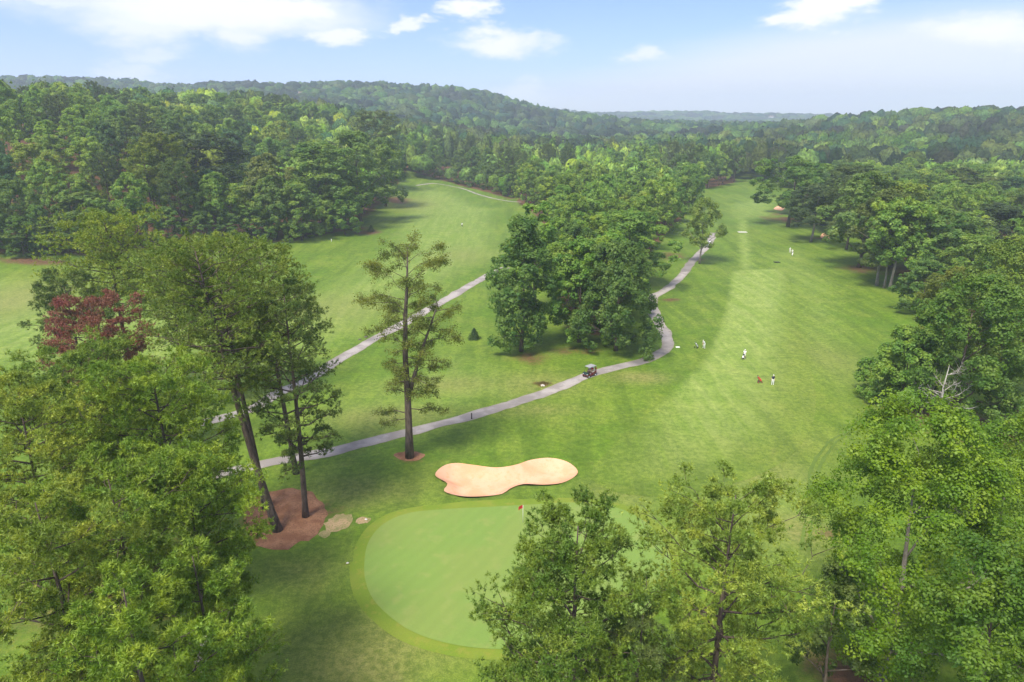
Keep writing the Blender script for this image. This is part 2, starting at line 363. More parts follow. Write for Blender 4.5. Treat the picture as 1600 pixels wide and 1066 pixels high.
def top_z(py, d):
    """height of a point that shows in photo row py, d metres ahead"""
    return CAM_Z-d*math.tan(PITCH-math.atan((533-py)/FPX))

left_wood = np.array([(-330, 225), (-165, 196), (-128, 202), (-80, 238), (-66, 266), (-68, 352), (-74, 470), (-76, 520), (-200, 560), (-420, 460)])
left_front = np.array([(-330, 225), (-165, 196), (-128, 202), (-80, 238), (-66, 266), (-68, 352), (-74, 470)])
stand_wood = np.array([(12, 134), (20, 134), (25, 160), (38, 206), (70, 290), (98, 372), (108, 412), (60, 440), (6, 420), (3, 366), (13, 300), (14, 240), (12, 180)])
right_wood = np.array([(106, 158), (112, 182), (122, 210), (128, 246), (134, 290), (150, 330), (165, 400), (330, 420), (330, 240), (200, 150), (140, 120), (100, 95), (92, 104)])
far_wood = np.array([(-72, 490), (-40, 468), (0, 385), (20, 430), (60, 445), (120, 430), (150, 470), (165, 520), (-20, 540), (-90, 560)])

def build_ground():
    def axis(lo, hi, f0, f1, fine, mid0, mid1, mid, grow):
        a = list(np.arange(f0, f1+1e-6, fine))
        while a[-1] < mid1: a.append(a[-1]+mid)
        s = mid
        while a[-1] < hi: s *= grow; a.append(a[-1]+s)
        b = [a[0]]
        while b[-1] > mid0: b.append(b[-1]-mid)
        s = mid
        while b[-1] > lo: s *= grow; b.append(b[-1]-s)
        return np.array(b[:0:-1]+a)
    xs = axis(-4000, 4000, -42, 48, .95, -180, 180, 2.5, 1.12); ys = axis(-400, 4000, 40, 132, .95, 20, 480, 2.5, 1.10)
    X, Y = np.meshgrid(xs, ys); Z = height(X, Y); nx, ny = len(xs), len(ys)
    near_b = (np.abs(X) < 14) & (Y > 66) & (Y < 84); Z[near_b] -= .40*ss(.1, 1.0, poly_sd(bunker_poly, X[near_b], Y[near_b]))
    v = np.stack([X.ravel(), Y.ravel(), Z.ravel()], 1)
    i = np.arange(nx-1)[None, :]+nx*np.arange(ny-1)[:, None]; f = np.stack([i, i+1, i+nx+1, i+nx], -1).reshape(-1, 4)
    me = mesh_from('ground', v, f, M_turf, True)
    zone = np.zeros((len(v), 3)); x, y = v[:, 0], v[:, 1]
    near = (y < 620) & (y > 30) & (np.abs(x) < 430); xn, yn = x[near], y[near]
    r = np.zeros(near.sum())
    for poly, w in ((left_wood, 7), (stand_wood, 3.5), (right_wood, 6), (far_wood, 4)):
        r = np.maximum(r, ss(-w, w*.6, poly_sd(poly, xn, yn))*1.05)
    def spot(px, py, rx, ry, amt):
        nonlocal r
        c = ground_hit(px, py); r = np.maximum(r, amt*np.exp(-((xn-c[0])/rx)**2-((yn-c[1])/ry)**2))
    for q in ((620, 313, 9, 14, .95), (575, 363, 7, 9, .95), (545, 357, 9, 10, .9), (1050, 469, 3.2, 2.2, 1.0), (1030, 470, 2.5, 2, .7), (525, 818, 3.2, 2.4, .55), (448, 812, 7.2, 5.6, .78), (640, 714, 2.6, 2.4, .7), (545, 880, .4, .5, .8),
              (830, 560, 5, 6, .62), (900, 548, 7, 5, .66), (1050, 400, 6, 9, .8), (1240, 345, 12, 14, .9), (1440, 430, 10, 22, .9), (1280, 372, 7, 6, .62), (1350, 420, 9, 10, .75), (50, 408, 14, 4, .9), (1200, 340, 10, 14, .5), (800, 308, 7, 14, .8), (1300, 835, 3, 2, .7), (1320, 1060, 4, 4, .9), (1215, 335, 6, 8, .6), (1090, 405, 4, 6, .6), (700, 570, 5, 4, .3), (1080, 560, .5, .5, .5), (860, 783, 4.0, .5, .45), (1500, 660, 12, 14, .8), (200, 900, 14, 12, .6), (700, 290, 10, 20, .35)):
        spot(*q)
    zone[near, 0] = r
    dry = np.zeros(len(x)); dn = np.zeros(near.sum())
    for (px, py, rx, ry, amt) in ((840, 600, 8, 6, .5), (1000, 590, 5, 3, .8), (1180, 740, 8, 5, .5), (560, 770, 8, 4, .45), (620, 1000, 9, 4, .55), (560, 1040, 6, 4, .7), (1190, 690, 10, 6, .35), (640, 320, 14, 30, .5), (720, 400, 10, 14, .4), (600, 650, 9, 4, .55), (520, 480, 14, 14, .4), (1250, 830, 4, 4, .7), (960, 770, 5, 3, .4), (1060, 650, 3, 2, .5), (1120, 660, 2.4, 1.2, .6), (1300, 560, 6, 10, .35), (1170, 440, 5, 14, .2), (20, 470, 14, 20, .6), (1080, 640, 1.6, 1.0, .7), (850, 640, 6, 2.5, .5), (700, 600, 10, 4, .5), (470, 900, 5, 4, .35)):
        c = ground_hit(px, py); dn = np.maximum(dn, amt*np.exp(-((xn-c[0])/rx)**2-((yn-c[1])/ry)**2))
    zone[near, 2] = dn
    # the turf of the fairway on the far left and the strips of the long hole
    g = np.zeros(near.sum())
    lf = GP((30, 440), (200, 470), (480, 470), (600, 400), (640, 330), (655, 292), (700, 300), (770, 330), (770, 400), (690, 440), (560, 520), (430, 590), (200, 600), (-100, 560), (-100, 430))
    g = np.maximum(g, .62*ss(-6, 9, poly_sd(lf, xn, yn)))
    st = GP((1155, 345), (1166, 345), (1176, 425), (1158, 425)); g = np.maximum(g, .9*ss(-.6, .8, poly_sd(st, xn, yn)))
    st = GP((1196, 400), (1245, 385), (1300, 440), (1330, 560), (1330, 640), (1270, 560), (1250, 470)); g = np.maximum(g, .38*ss(-4, 6, poly_sd(st, xn, yn)))
    st = GP((1140, 320), (1200, 310), (1210, 335), (1150, 345)); g = np.maximum(g, .6*ss(-6, 6, poly_sd(st, xn, yn)))
    g = np.maximum(g, .35*ss(-8, 6, poly_sd(GP((520, 640), (700, 560), (860, 600), (700, 650), (560, 690)), xn, yn)))
    g = np.maximum(g, .42*ss(-6, 4, poly_sd(GP((930, 780), (1060, 790), (1250, 740), (1280, 800), (1180, 900), (1050, 860)), xn, yn)))
    zone[near, 1] = g
    set_color_attr(me, 'zone', zone)
    return struct('ground', me)
build_ground()

def sheet(name, poly, mat, off, cell, zone=None, inset=None, zfun=None):
    """a draped sheet filling a polygon: grid cells inside plus a stitched, exact outline"""
    import mathutils
    from mathutils import Vector
    from mathutils.geometry import delaunay_2d_cdt
    lo, hi = poly.min(0), poly.max(0); gx = np.arange(lo[0], hi[0], cell); gy = np.arange(lo[1], hi[1], cell)
    X, Y = np.meshgrid(gx, gy); X = X+((np.arange(len(gy)) % 2)*cell*.5)[:, None]
    sd = poly_sd(poly, X, Y); k = sd > cell*.45
    pts = np.concatenate([poly, np.stack([X[k], Y[k]], 1)])
    vv, ee, ff, *_ = delaunay_2d_cdt([Vector(p) for p in pts], [], [list(range(len(poly)))], 1, 1e-5)
    P = np.array([(q.x, q.y) for q in vv]); z = (zfun or height)(P[:, 0], P[:, 1])+off
    me = mesh_from(name, np.column_stack([P, z]), [tuple(t) for t in ff], mat, True)
    if zone is not None: set_color_attr(me, 'zone', zone(P))
    return me

def fair_zone(P):
    sd = poly_sd(fair_poly, P[:, 0], P[:, 1])
    edge = ground_hit(1141, 425); s = fair_poly
    # crisp along the cut on the path side, feathered on the far side
    mid = np.array([np.interp(P[:, 1], np.sort(s[:, 1]), s[np.argsort(s[:, 1]), 0])]).ravel()
    right = ss(1, 16, P[:, 0]-np.interp(P[:, 1], [75, 100, 125, 160, 200], [14, 28, 43, 60, 76]))
    top = ss(185, 205, P[:, 1])*0
    low = ss(104, 72, P[:, 1])
    soft = np.clip(np.maximum.reduce([right, top, low]), 0, 1)
    g = (1-soft)*1.0+soft*.40*ss(0, 7, sd)
    g = g*ss(0, 9, sd)**(soft)*ss(-.2, 1.6, sd)
    return np.column_stack([np.zeros(len(P)), np.clip(g, 0, 1), .15*soft])
struct('fairway', sheet('fairway', fair_poly, M_turf, .03, 1.6, fair_zone))
struct('green_collar', sheet('green_collar', collar_poly, M_collar, .02, .9))
struct('putting_green', sheet('putting_green', green_poly, M_green, .045, .9))
struct('sand_bunker', sheet('sand_bunker', bunker_poly, M_sand, .05, .6))
struct('pine_straw_bed', sheet('pine_straw_bed', straw_poly, M_straw, .03, .8))
struct('pine_straw_bed', sheet('pine_straw_bed', straw2_poly, M_straw, .03, .5))
M_bare = turf2('bare_sandy_soil', (.38, .27, .145), (.25, .22, .09), (.13, .175, .03), 3.2, .25, .95)
for pts, sd_ in (([(508, 818), (520, 806), (536, 803), (548, 809), (552, 818), (540, 827), (524, 830), (512, 828)], 3), ([(555, 813), (566, 808), (579, 810), (574, 817), (561, 819)], 4), ([(496, 835), (506, 829), (516, 833), (508, 841)], 5)):
    struct('bare_soil_patch', sheet('bare_soil_patch', ragged(spline(GP(*pts), True, .35), .16, sd_), M_bare, .025, .5))
for q in sand_far: struct('sand_bunker', sheet('sand_bunker', q, M_sand, .08, .9))

def cart_path(name, pix, width, dark=(), mat=None, step=.8):
    """strip along a centre line given in photo pixels; slightly ragged edges"""
    P = spline(GP(*pix), False, step); n = len(P)
    t = np.gradient(P, axis=0); t /= np.linalg.norm(t, axis=1)[:, None]; nrm = np.stack([-t[:, 1], t[:, 0]], 1)
    rng = np.random.default_rng(len(pix)); K = 5; V = []; W = []
    arc = np.concatenate([[0], np.cumsum(np.linalg.norm(np.diff(P, axis=0), axis=1))]); fr = np.arange(n)/(n-1)
    dk = np.zeros(n)
    for qa, qb, v in dark:
        ia, ib = sorted(int(np.argmin(((P-ground_hit(*q))**2).sum(1))) for q in (qa, qb)); kk = np.arange(n); dk = np.maximum(dk, v*ss(ia-1.2, ia+1.2, kk)*(1-ss(ib-1.2, ib+1.2, kk)))
    wob = np.convolve(rng.normal(0, .30, n+8), np.ones(5)/5, 'valid')[:n]; wob2 = np.convolve(rng.normal(0, .30, n+8), np.ones(5)/5, 'valid')[:n]
    for k in range(K):
        u = k/(K-1)*2-1; w = width/2*u+(wob if u < 0 else wob2)*(abs(u) == 1)
        Q = P+nrm*np.reshape(w, (-1, 1) if np.ndim(w) else (1, 1)); z = height(Q[:, 0], Q[:, 1])+.032
        V.append(np.column_stack([Q, z])); W.append(np.column_stack([dk, np.full(n, .35 if abs(u) == 1 else 0.0), np.zeros(n)]))
    V = np.stack(V, 1).reshape(-1, 3); W = np.stack(W, 1).reshape(-1, 3)
    i = (np.arange(n-1)*K)[:, None]+np.arange(K-1)[None, :]; f = np.stack([i, i+1, i+K+1, i+K], -1).reshape(-1, 4)
    me = mesh_from(name, V, f[:, ::-1].copy(), mat or M_path, True); set_color_attr(me, 'wear', W)
    return struct(name, me)
cart_path('cart_path', [(330, 745), (400, 728), (470, 714), (520, 705), (580, 690), (640, 675), (700, 660), (770, 640), (830, 622), (880, 603), (920, 586), (960, 575), (1000, 566), (1030, 553), (1044, 540), (1040, 522), (1030, 505), (1022, 487), (1020, 466), (1045, 450), (1066, 430), (1082, 408), (1097, 393), (1106, 384), (1111, 374), (1113, 364)], 2.45, (((988, 569), (1018, 560), 1.0), ((1018, 560), (1043, 534), .5), ((958, 576), (985, 570), .35), ((800, 631), (850, 615), .3), ((1070, 425), (1085, 404), .6), ((520, 705), (580, 690), .25)))
cart_path('cart_path', [(300, 665), (390, 640), (440, 612), (485, 590), (550, 550), (600, 522), (650, 495), (690, 472), (720, 455), (742, 442), (762, 431), (790, 418)], 2.6, (((640, 500), (655, 492), .4), ((575, 536), (590, 528), .5)))
cart_path('cart_path', [(650, 290), (680, 287), (715, 293), (745, 303), (775, 311), (800, 315), (815, 316)], 1.5)
cart_path('cart_path', [(300, 880), (303, 920), (300, 960), (306, 1000), (316, 1040), (322, 1090)], 1.8, (((306, 1000), (322, 1085), .4),))

M_track = turf2('pressed_turf', (.095, .150, .020), (.115, .170, .026), (.085, .13, .018), .8, .2)
for dx in (0, 11): cart_path('tyre_track', [(1252+dx, 860), (1258+dx, 815), (1262+dx, 770), (1266+dx*1.1, 735), (1280+dx*1.1, 708), (1305+dx, 685), (1345+dx, 668)], .22, (), M_track)

# ------------------------------------------------------------------ foliage and bark materials
def leaf_material(name, attr=False, trans=.32, var=.30, nscale=.45, spec=.25, fine=0):
    """colour of the individual tree comes from the object's colour (or a vertex colour on the far wood); leaves vary singly and by spray"""
    m, nt, out = new_mat(name); L = nt.links.new
    if attr:
        a = nd(nt, 'ShaderNodeAttribute', attribute_name='tint'); base = a.outputs['Color']
    else:
        a = nd(nt, 'ShaderNodeObjectInfo'); base = a.outputs['Color']
    geo = nd(nt, 'ShaderNodeNewGeometry'); tc = nd(nt, 'ShaderNodeTexCoord')
    n = nd(nt, 'ShaderNodeTexNoise', ins={'Scale': nscale, 'Detail': 3.0}); L(tc.outputs['Object'], n.inputs['Vector'])
    rnd = geo.outputs['Random Per Island']
    hs = nd(nt, 'ShaderNodeHueSaturation'); L(base, hs.inputs['Color'])
    L(ramp(nt, n.outputs[0], .3, .7, .522, .482), hs.inputs['Hue'])
    vv = nd(nt, 'ShaderNodeMath', operation='MULTIPLY'); L(ramp(nt, rnd, 0, 1, 1-var, 1+var, False), vv.inputs[0]); L(ramp(nt, n.outputs[0], .3, .7, .74, 1.26), vv.inputs[1])
    L(vv.outputs[0], hs.inputs['Value']); L(ramp(nt, rnd, 0, 1, 1.08, .9, False), hs.inputs['Saturation'])
    if fine:
        n2 = nd(nt, 'ShaderNodeTexNoise', ins={'Scale': .55, 'Detail': 3.0, 'Roughness': .7}); L(tc.outputs['Object'], n2.inputs['Vector'])
        v2 = nd(nt, 'ShaderNodeMath', operation='MULTIPLY'); L(vv.outputs[0], v2.inputs[0]); L(ramp(nt, n2.outputs[0], .34, .66, 1-fine, 1+fine), v2.inputs[1]); L(v2.outputs[0], hs.inputs['Value'])
    b = nd(nt, 'ShaderNodeBsdfPrincipled', ins={'Roughness': .55, 'Specular IOR Level': spec}); L(hs.outputs[0], b.inputs['Base Color'])
    if fine:
        bp = nd(nt, 'ShaderNodeBump', ins={'Strength': 1.0, 'Distance': 1.2}); L(n2.outputs[0], bp.inputs['Height']); L(bp.outputs[0], b.inputs['Normal'])
    t = nd(nt, 'ShaderNodeBsdfTranslucent'); L(mixc(nt, 1.0, hs.outputs[0], (1.25, 1.15, .6), 'MULTIPLY'), t.inputs[0])
    mx = nd(nt, 'ShaderNodeMixShader', ins={0: trans}); L(b.outputs[0], mx.inputs[1]); L(t.outputs[0], mx.inputs[2]); L(mx.outputs[0], out.inputs[0])
    return m

def bark_material(name, c1, c2, scale=3.0):
    m, nt, out = new_mat(name); L = nt.links.new
    b = nd(nt, 'ShaderNodeBsdfPrincipled', ins={'Roughness': .9, 'Specular IOR Level': .15}); L(b.outputs[0], out.inputs[0])
    tc = nd(nt, 'ShaderNodeTexCoord'); mp = nd(nt, 'ShaderNodeMapping'); mp.inputs['Scale'].default_value = (1, 1, .25); L(tc.outputs['Object'], mp.inputs['Vector'])
    n = nd(nt, 'ShaderNodeTexNoise', ins={'Scale': scale, 'Detail': 6.0, 'Roughness': .7}); L(mp.outputs[0], n.inputs['Vector'])
    L(mixc(nt, ramp(nt, n.outputs[0], .35, .65, 0, 1), c1, c2), b.inputs['Base Color'])
    bp = nd(nt, 'ShaderNodeBump', ins={'Strength': .8, 'Distance': .06}); L(n.outputs[0], bp.inputs['Height']); L(bp.outputs[0], b.inputs['Normal'])
    return m
M_leaf = leaf_material('broadleaf_foliage', var=.18, trans=.42)
M_needle = leaf_material('pine_needles', trans=.22, var=.34, nscale=.6)
M_far = leaf_material('distant_foliage', attr=True, trans=.12, var=.10, nscale=.05, spec=.03, fine=.55)
M_bark = bark_material('grey_brown_bark', (.075, .055, .042), (.16, .125, .10))
M_pbark = bark_material('pine_bark', (.055, .040, .032), (.135, .100, .082), 4.0)
M_pale = bark_material('pale_bark', (.20, .165, .14), (.36, .31, .27), 3.0)
M_dead = bark_material('bleached_dead_wood', (.30, .27, .24), (.52, .48, .44), 4.0)

def unit(v): return v/(np.linalg.norm(v, axis=-1, keepdims=True)+1e-9)

def leaf_quads(P, N, size, rng, aspect=.62):
    """one bent diamond (two triangles) for each leaf: P centres, N facing"""
    n = len(P); r = rng.normal(size=(n, 3)); T = unit(np.cross(N, r)); B = np.cross(N, T)
    s = (size*rng.uniform(.65, 1.35, n))[:, None]; k = rng.uniform(-.25, .25, (n, 1))*s
    V = np.empty((n, 4, 3)); V[:, 0] = P-T*s*.5; V[:, 1] = P-B*s*aspect*.5+N*k; V[:, 2] = P+T*s*.5; V[:, 3] = P+B*s*aspect*.5+N*k
    return V.reshape(-1, 3), np.arange(4*n).reshape(-1, 4)

def profile(kind, t):
    if kind == 'round': return np.sqrt(np.clip(1-((t-.42)/.60)**2, .02, 1))
    if kind == 'dome': return np.sqrt(np.clip(1-((t-.28)/.73)**2, .02, 1))*np.clip(.72+t*1.2, 0, 1)
    if kind == 'column': return np.clip(.74+.5*t, 0, 1)*np.clip((1.03-t)/.42, 0, 1)**.62
    if kind == 'bush': return np.clip(.86+.4*t, 0, 1)*np.sqrt(np.clip(1-(np.clip(t-.1, 0, 1)/.92)**2, .02, 1))
    if kind == 'vase': return np.sqrt(np.clip(1-((t-.62)/.64)**2, .02, 1))
    return 1+0*t

def broadleaf(name, seed, H, R, base, shape, nclump, nleaf, size, limbs_as_parts=False, bark=None, sprays=11, trunk_r=None, lump=1.0):
    """-> (trunk mesh, [limb meshes], crown mesh) with the foot of the tree at the origin"""
    rng = np.random.default_rng(seed); bark = bark or M_bark
    zb = H*base; hc = H-zb; C = []; ph = rng.uniform(0, 6.28)
    for i in range(nclump):
        t = min(1, (i+.5)/nclump*1.0); t = t**.85; t = np.clip(t+rng.normal(0, .04), 0, .97)
        a = ph+i*2.39996+rng.normal(0, .25); q = rng.uniform(.50, .92) if rng.random() < .8 else rng.uniform(.1, .5)
        rr = R*profile(shape, t)*q*(1+.16*math.sin(3*a+ph)+.10*math.sin(5*a+2*ph))
        C.append((rr*math.cos(a), rr*math.sin(a), zb+hc*(.05+.88*t)))
    C = np.array(C); rc = R*rng.uniform(.22, .38, nclump)*lump*(26/max(nclump, 8))**.30
    w = rc**2; cnt = np.maximum(12, (nleaf*w/w.sum()).astype(int)); Ps, Ns = [], []
    for c, r, m in zip(C, rc, cnt):
        out = unit(np.array([c[0], c[1], (c[2]-zb-hc*.35)*.9]))
        D = unit(rng.normal(size=(sprays, 3))+out*.8+np.array([0, 0, .40])); S = c+D*r*rng.uniform(.45, .95, (sprays, 1))*np.array([1.05, 1.05, .95]); pr_ = r*rng.uniform(.26, .48, sprays)
        j = rng.integers(0, sprays, m); U = unit(rng.normal(size=(m, 3))+D[j]*.55+np.array([0, 0, .35])); rad = rng.uniform(.55, 1.08, (m, 1))
        Ps.append(S[j]+U*rad*pr_[j][:, None]*np.array([1.05, 1.05, .95])); Ns.append(unit(U*.75+out*.25+np.array([0, 0, .30])+rng.normal(size=(m, 3))*.40))
    P = np.concatenate(Ps); N = np.concatenate(Ns); P[:, 2] = np.maximum(P[:, 2], .15)
    P[:, 2] *= 1/(np.quantile(P[:, 2], .998)/H); v, f = leaf_quads(P, N, size, rng); crown = mesh_from(name+'_crown', v, f, M_leaf)
    tr = trunk_r or (.011*H+.012*R); ztop = zb+hc*.72; k = 7; wob = np.cumsum(rng.normal(0, .012*H, (k, 2)), 0); wob -= wob[0]
    pts = np.array([(wob[i, 0]*.5, wob[i, 1]*.5, -.6+(ztop+.6)*i/(k-1)) for i in range(k)]); rad = tr*(1-.86*np.linspace(0, 1, k)**1.1); rad[0] *= 1.5
    tb = MB(); tb.tube(pts, rad, 8); limbs = []
    order = np.argsort(-rc)[:max(6, min(16, nclump//2))]
    for j in order:
        c = C[j]; zs = np.clip(c[2]-np.hypot(c[0], c[1])*rng.uniform(.6, 1.1), max(zb*.75, H*.12), ztop*.95); u = (zs+.6)/(ztop+.6)
        p0 = np.array([np.interp(u, np.linspace(0, 1, k), pts[:, a]) for a in range(3)]); r0 = tr*(1-.86*u**1.1)*.62
        m1 = p0+(c-p0)*.45+np.array([0, 0, .06*np.linalg.norm(c-p0)])+rng.normal(0, .03*R, 3)
        L_ = MB() if limbs_as_parts else tb; L_.tube([p0, m1, p0+(c-p0)*.78+rng.normal(0, .03*R, 3), c], [r0, r0*.62, r0*.36, r0*.12], 5)
        for q in range(3 if limbs_as_parts else 1):
            e = c+unit(rng.normal(size=3)+np.array([0, 0, .5]))*rc[j]*.8; L_.tube([m1+(c-m1)*.4, (m1+(c-m1)*.4+e)/2+rng.normal(0, .1, 3), e], [r0*.34, r0*.2, r0*.07], 4)
        if limbs_as_parts: limbs.append(L_.mesh(name+'_limb', bark, True))
    return tb.mesh(name+'_trunk', bark, True), limbs, crown

def pine(name, seed, H, R, base, nbr, tufts_per, needles, nlen, nwid, lean=(0, 0), limbs_as_parts=False, bark=None, tops=1.0, clump=1.0, droop=0.0, bend=0.0, twigs=7, trunk_r=None, fill=1.0, mat=None, flat=0.7, core=3, inner=.30):
    """tall pine: bare bole, whorled limbs that lift at the tips and carry plush tufts of needles"""
    rng = np.random.default_rng(seed); bark = bark or M_pbark
    zb = H*base; hc = H-zb; tr = trunk_r or .0135*H; k = 12; u = np.linspace(0, 1, k)
    ax = lambda q: np.array([lean[0]*H*(q+bend*math.sin(q*math.pi))+.10*math.sin(q*5+seed), lean[1]*H*q+.10*math.cos(q*4+seed), 0])
    pts = np.array([ax(q)+np.array([0, 0, -.6+(H*.965+.6)*q]) for q in u]); rad = tr*(1-.9*u**1.15); rad[0] *= 1.35
    tb = MB(); tb.tube(pts, rad, 9); limbs = []; Ts, Ds = [], []
    az0 = rng.uniform(0, 6.28)
    for i in range(nbr):
        t = ((i+rng.uniform(0, 1))/nbr)**.9; z = zb+hc*t*.93; q = (z+.6)/(H*.965+.6); q = min(q, .995)
        p0 = ax(q)+np.array([0, 0, z]); a = az0+i*2.39996+rng.normal(0, .35)
        prof = min(1, .66+1.1*t)*max(.30, max(.0, 1-(max(t-.2, 0)/.82)**3.2)**.6)
        ln = max(.7, R*prof*rng.uniform(.72, 1.12)); up0 = -.12+.62*t-droop; up1 = .30+.55*t-droop*.5
        h = np.array([math.cos(a), math.sin(a), 0])
        B = [p0]
        for s in (.3, .6, .85, 1.0):
            B.append(p0+h*ln*s+np.array([0, 0, ln*(up0*s+(up1-up0)*.5*s*s)])+rng.normal(0, .035*ln, 3))
        B = np.array(B); r0 = max(.02, tr*(1-.9*q**1.15)*.42+.012*ln*.5)
        L_ = MB() if limbs_as_parts else tb; L_.tube(B, [r0, r0*.72, r0*.5, r0*.3, r0*.12], 5)
        bl = np.linspace(0, 1, len(B)); nt_ = max(3, int(twigs*(.5+.6*ln/R)))
        for j in range(nt_):
            s = rng.uniform(inner, 1.0) if j else 1.0; b0 = np.array([np.interp(s, bl, B[:, c]) for c in range(3)])
            side = np.array([-h[1], h[0], 0])*(1 if j % 2 else -1); dr = unit(h*rng.uniform(.2, .9)+side*rng.uniform(.2, 1.0)*(s < .99)+np.array([0, 0, rng.uniform(-.1, .55)-droop*.4])+rng.normal(0, .18, 3))
            tl = ln*rng.uniform(.18, .34)*clump+.25; b1 = b0+dr*tl
            L_.tube([b0, (b0+b1)/2+rng.normal(0, .03*tl, 3), b1], [r0*.26+.008, r0*.18+.006, .006], 3)
            m = max(3, int(tufts_per*rng.uniform(.7, 1.3))); w = rng.uniform(.25, 1.08, m)
            U = unit(rng.normal(size=(m, 3))+dr*.4+np.array([0, 0, .45])); w = rng.uniform(.45, .95, m)
            T = b0+dr*tl*w[:, None]+U*(rng.uniform(.35, 1.0, (m, 1))*tl*.42*fill+.10)*np.array([1, 1, flat]); D = unit(U*.8+np.array([0, 0, .45])+dr*.2); Ts.append(T); Ds.append(D)
        if limbs_as_parts: limbs.append(L_.mesh(name+'_limb', bark, True))
    T = np.concatenate(Ts); D = np.concatenate(Ds); kz = H/(T[:, 2].max()+nlen*.4); T[:, 2] *= kz
    for me in limbs:
        co = np.empty(len(me.vertices)*3, np.float32); me.vertices.foreach_get('co', co); co[2::3] *= kz; me.vertices.foreach_set('co', co)
    tb.v = [(q[0], q[1], q[2]*kz) for q in tb.v]
    n = len(T); TT = np.repeat(T, needles, 0); DD = np.repeat(D, needles, 0); N = n*needles
    dr = unit(DD*.55+unit(rng.normal(size=(N, 3)))); ln = nlen*rng.uniform(.7, 1.25, N)[:, None]; side = unit(np.cross(dr, rng.normal(size=(N, 3))))*(nwid*rng.uniform(.7, 1.3, N)*1.0)[:, None]
    st = TT+DD*rng.uniform(-.12, .12, N)[:, None]
    V = np.empty((N, 3, 3)); V[:, 0] = st-side*.5; V[:, 1] = st+side*.5; V[:, 2] = st+dr*ln
    # give every second needle bundle a blunt brush shape: widest in the middle
    V[:, 0] += dr*ln*.10; V[:, 1] += dr*ln*.28
    hearts = (np.arange(N) % needles) < core; q = int(hearts.sum()); e1 = unit(rng.normal(size=(q, 3))); e2 = unit(np.cross(e1, rng.normal(size=(q, 3)))); hr = nlen*.36*rng.uniform(.7, 1.2, (q, 1)); cc = TT[hearts]+rng.normal(size=(q, 3))*nlen*.15
    for k3 in range(3): V[hearts, k3] = cc+hr*(math.cos(k3*2.094)*e1+math.sin(k3*2.094)*e2)
    crown = mesh_from(name+'_crown', V.reshape(-1, 3), np.arange(3*N).reshape(-1, 3), mat or M_needle)
    return tb.mesh(name+'_trunk', bark, True), limbs, crown

def plant_tree(name, meshes, loc, rz, sc, color, label, group=None, cat='tree', tilt=(0, 0)):
    tr, limbs, crown = meshes
    e = empty(name, loc, rz); e.scale = sc if not np.isscalar(sc) else (sc, sc, sc); e.rotation_euler = (tilt[0], tilt[1], rz)
    obj('trunk', tr, e)
    for l in limbs: obj('limb', l, e)
    if crown is not None:
        c = obj('crown', crown, e); c.color = (*color, 1)
    tag(e, label, cat, group); return e

G_DARK = (.142, .238, .042); G_MID = (.190, .320, .042); G_LIGHT = (.250, .375, .046); G_YEL = (.255, .335, .036); G_OLIVE = (.175, .220, .042); G_BLUE = (.085, .175, .055)
P_FRONT = (.195, .292, .020); P_MID = (.165, .232, .026); P_DARK = (.105, .158, .036)

def base_on(px, py):
    g = ground_hit(px, py); return np.array([g[0], g[1], float(height(g[0], g[1]))])
def at_col(px, d, z=12.0):
    x = col_x(px, d, z); return np.array([x, d, float(height(x, d))])

# ------------------------------------------------------------------ the trees round the green, each its own shape
def near_pine(px, top, d, R, base, col, label, seed, name='pine_tree', loc=None, group=None, **kw):
    p = loc if loc is not None else at_col(px, d, 22); H = top_z(top, p[1])-p[2]
    a = dict(nbr=46, tufts_per=12, needles=16, nlen=.29, nwid=.044, twigs=9, limbs_as_parts=True); a.update(kw)
    return plant_tree(name, pine(name, seed, H, R, base, **a), p, 0, 1, col, label, group)

# three leaning and straight pines in the straw bed, with one behind
near_pine(437, 360, 0, 6.0, .50, P_MID, 'tall leaning pine rooted lowest in the round bed of pine straw', 11, loc=base_on(437, 829), lean=(-.155, .02), bend=.10, nbr=54, clump=1.15, inner=.15, trunk_r=.46)
near_pine(478, 430, 0, 4.6, .22, (.110, .165, .026), 'straight dark pine with low tufted boughs beside the sandy scar', 12, loc=base_on(478, 808), lean=(.012, .0), nbr=48, tufts_per=11, trunk_r=.34)
near_pine(415, 400, 0, 4.4, .56, P_MID, 'slim pine at the back of the straw bed with bare grey bole', 13, loc=base_on(415, 795), lean=(-.09, .06), nbr=34, trunk_r=.36)
near_pine(455, 372, 0, 4.6, .42, P_MID, 'pine rising behind the straw bed beside the cart path bend', 14, loc=base_on(462, 740), lean=(-.05, .0), nbr=44, clump=1.15, trunk_r=.34)
# loose pines on the left fairway
near_pine(172, 322, 104, 7.4, .48, (.215, .285, .022), 'broad flat-topped pine standing behind the reddish dead pine', 21, nbr=56, tufts_per=13, clump=1.25, inner=.1, needles=11, nlen=.36, nwid=.08)
near_pine(262, 378, 96, 5.6, .42, P_MID, 'rounded pine between the flat-topped pine and the leaning pine', 22, nbr=44, inner=.1, clump=1.2, needles=11, nlen=.34, nwid=.07)
near_pine(95, 420, 92, 5.0, .40, (.110, .165, .028), 'dark low-hung pine close beside the reddish dead pine', 23, nbr=32, needles=11, nlen=.34, nwid=.07)
near_pine(345, 362, 100, 6.4, .42, P_MID, 'pine with a domed crown behind the leaning pine', 24, nbr=46, inner=.1, clump=1.2, needles=11, nlen=.34, nwid=.07)
near_pine(140, 452, 78, 5.2, .42, (.240, .092, .058), 'dead pine with rust-red needles among green pines', 25, nbr=50, tufts_per=16, needles=12, nlen=.25, nwid=.07, name='dead_pine_tree')
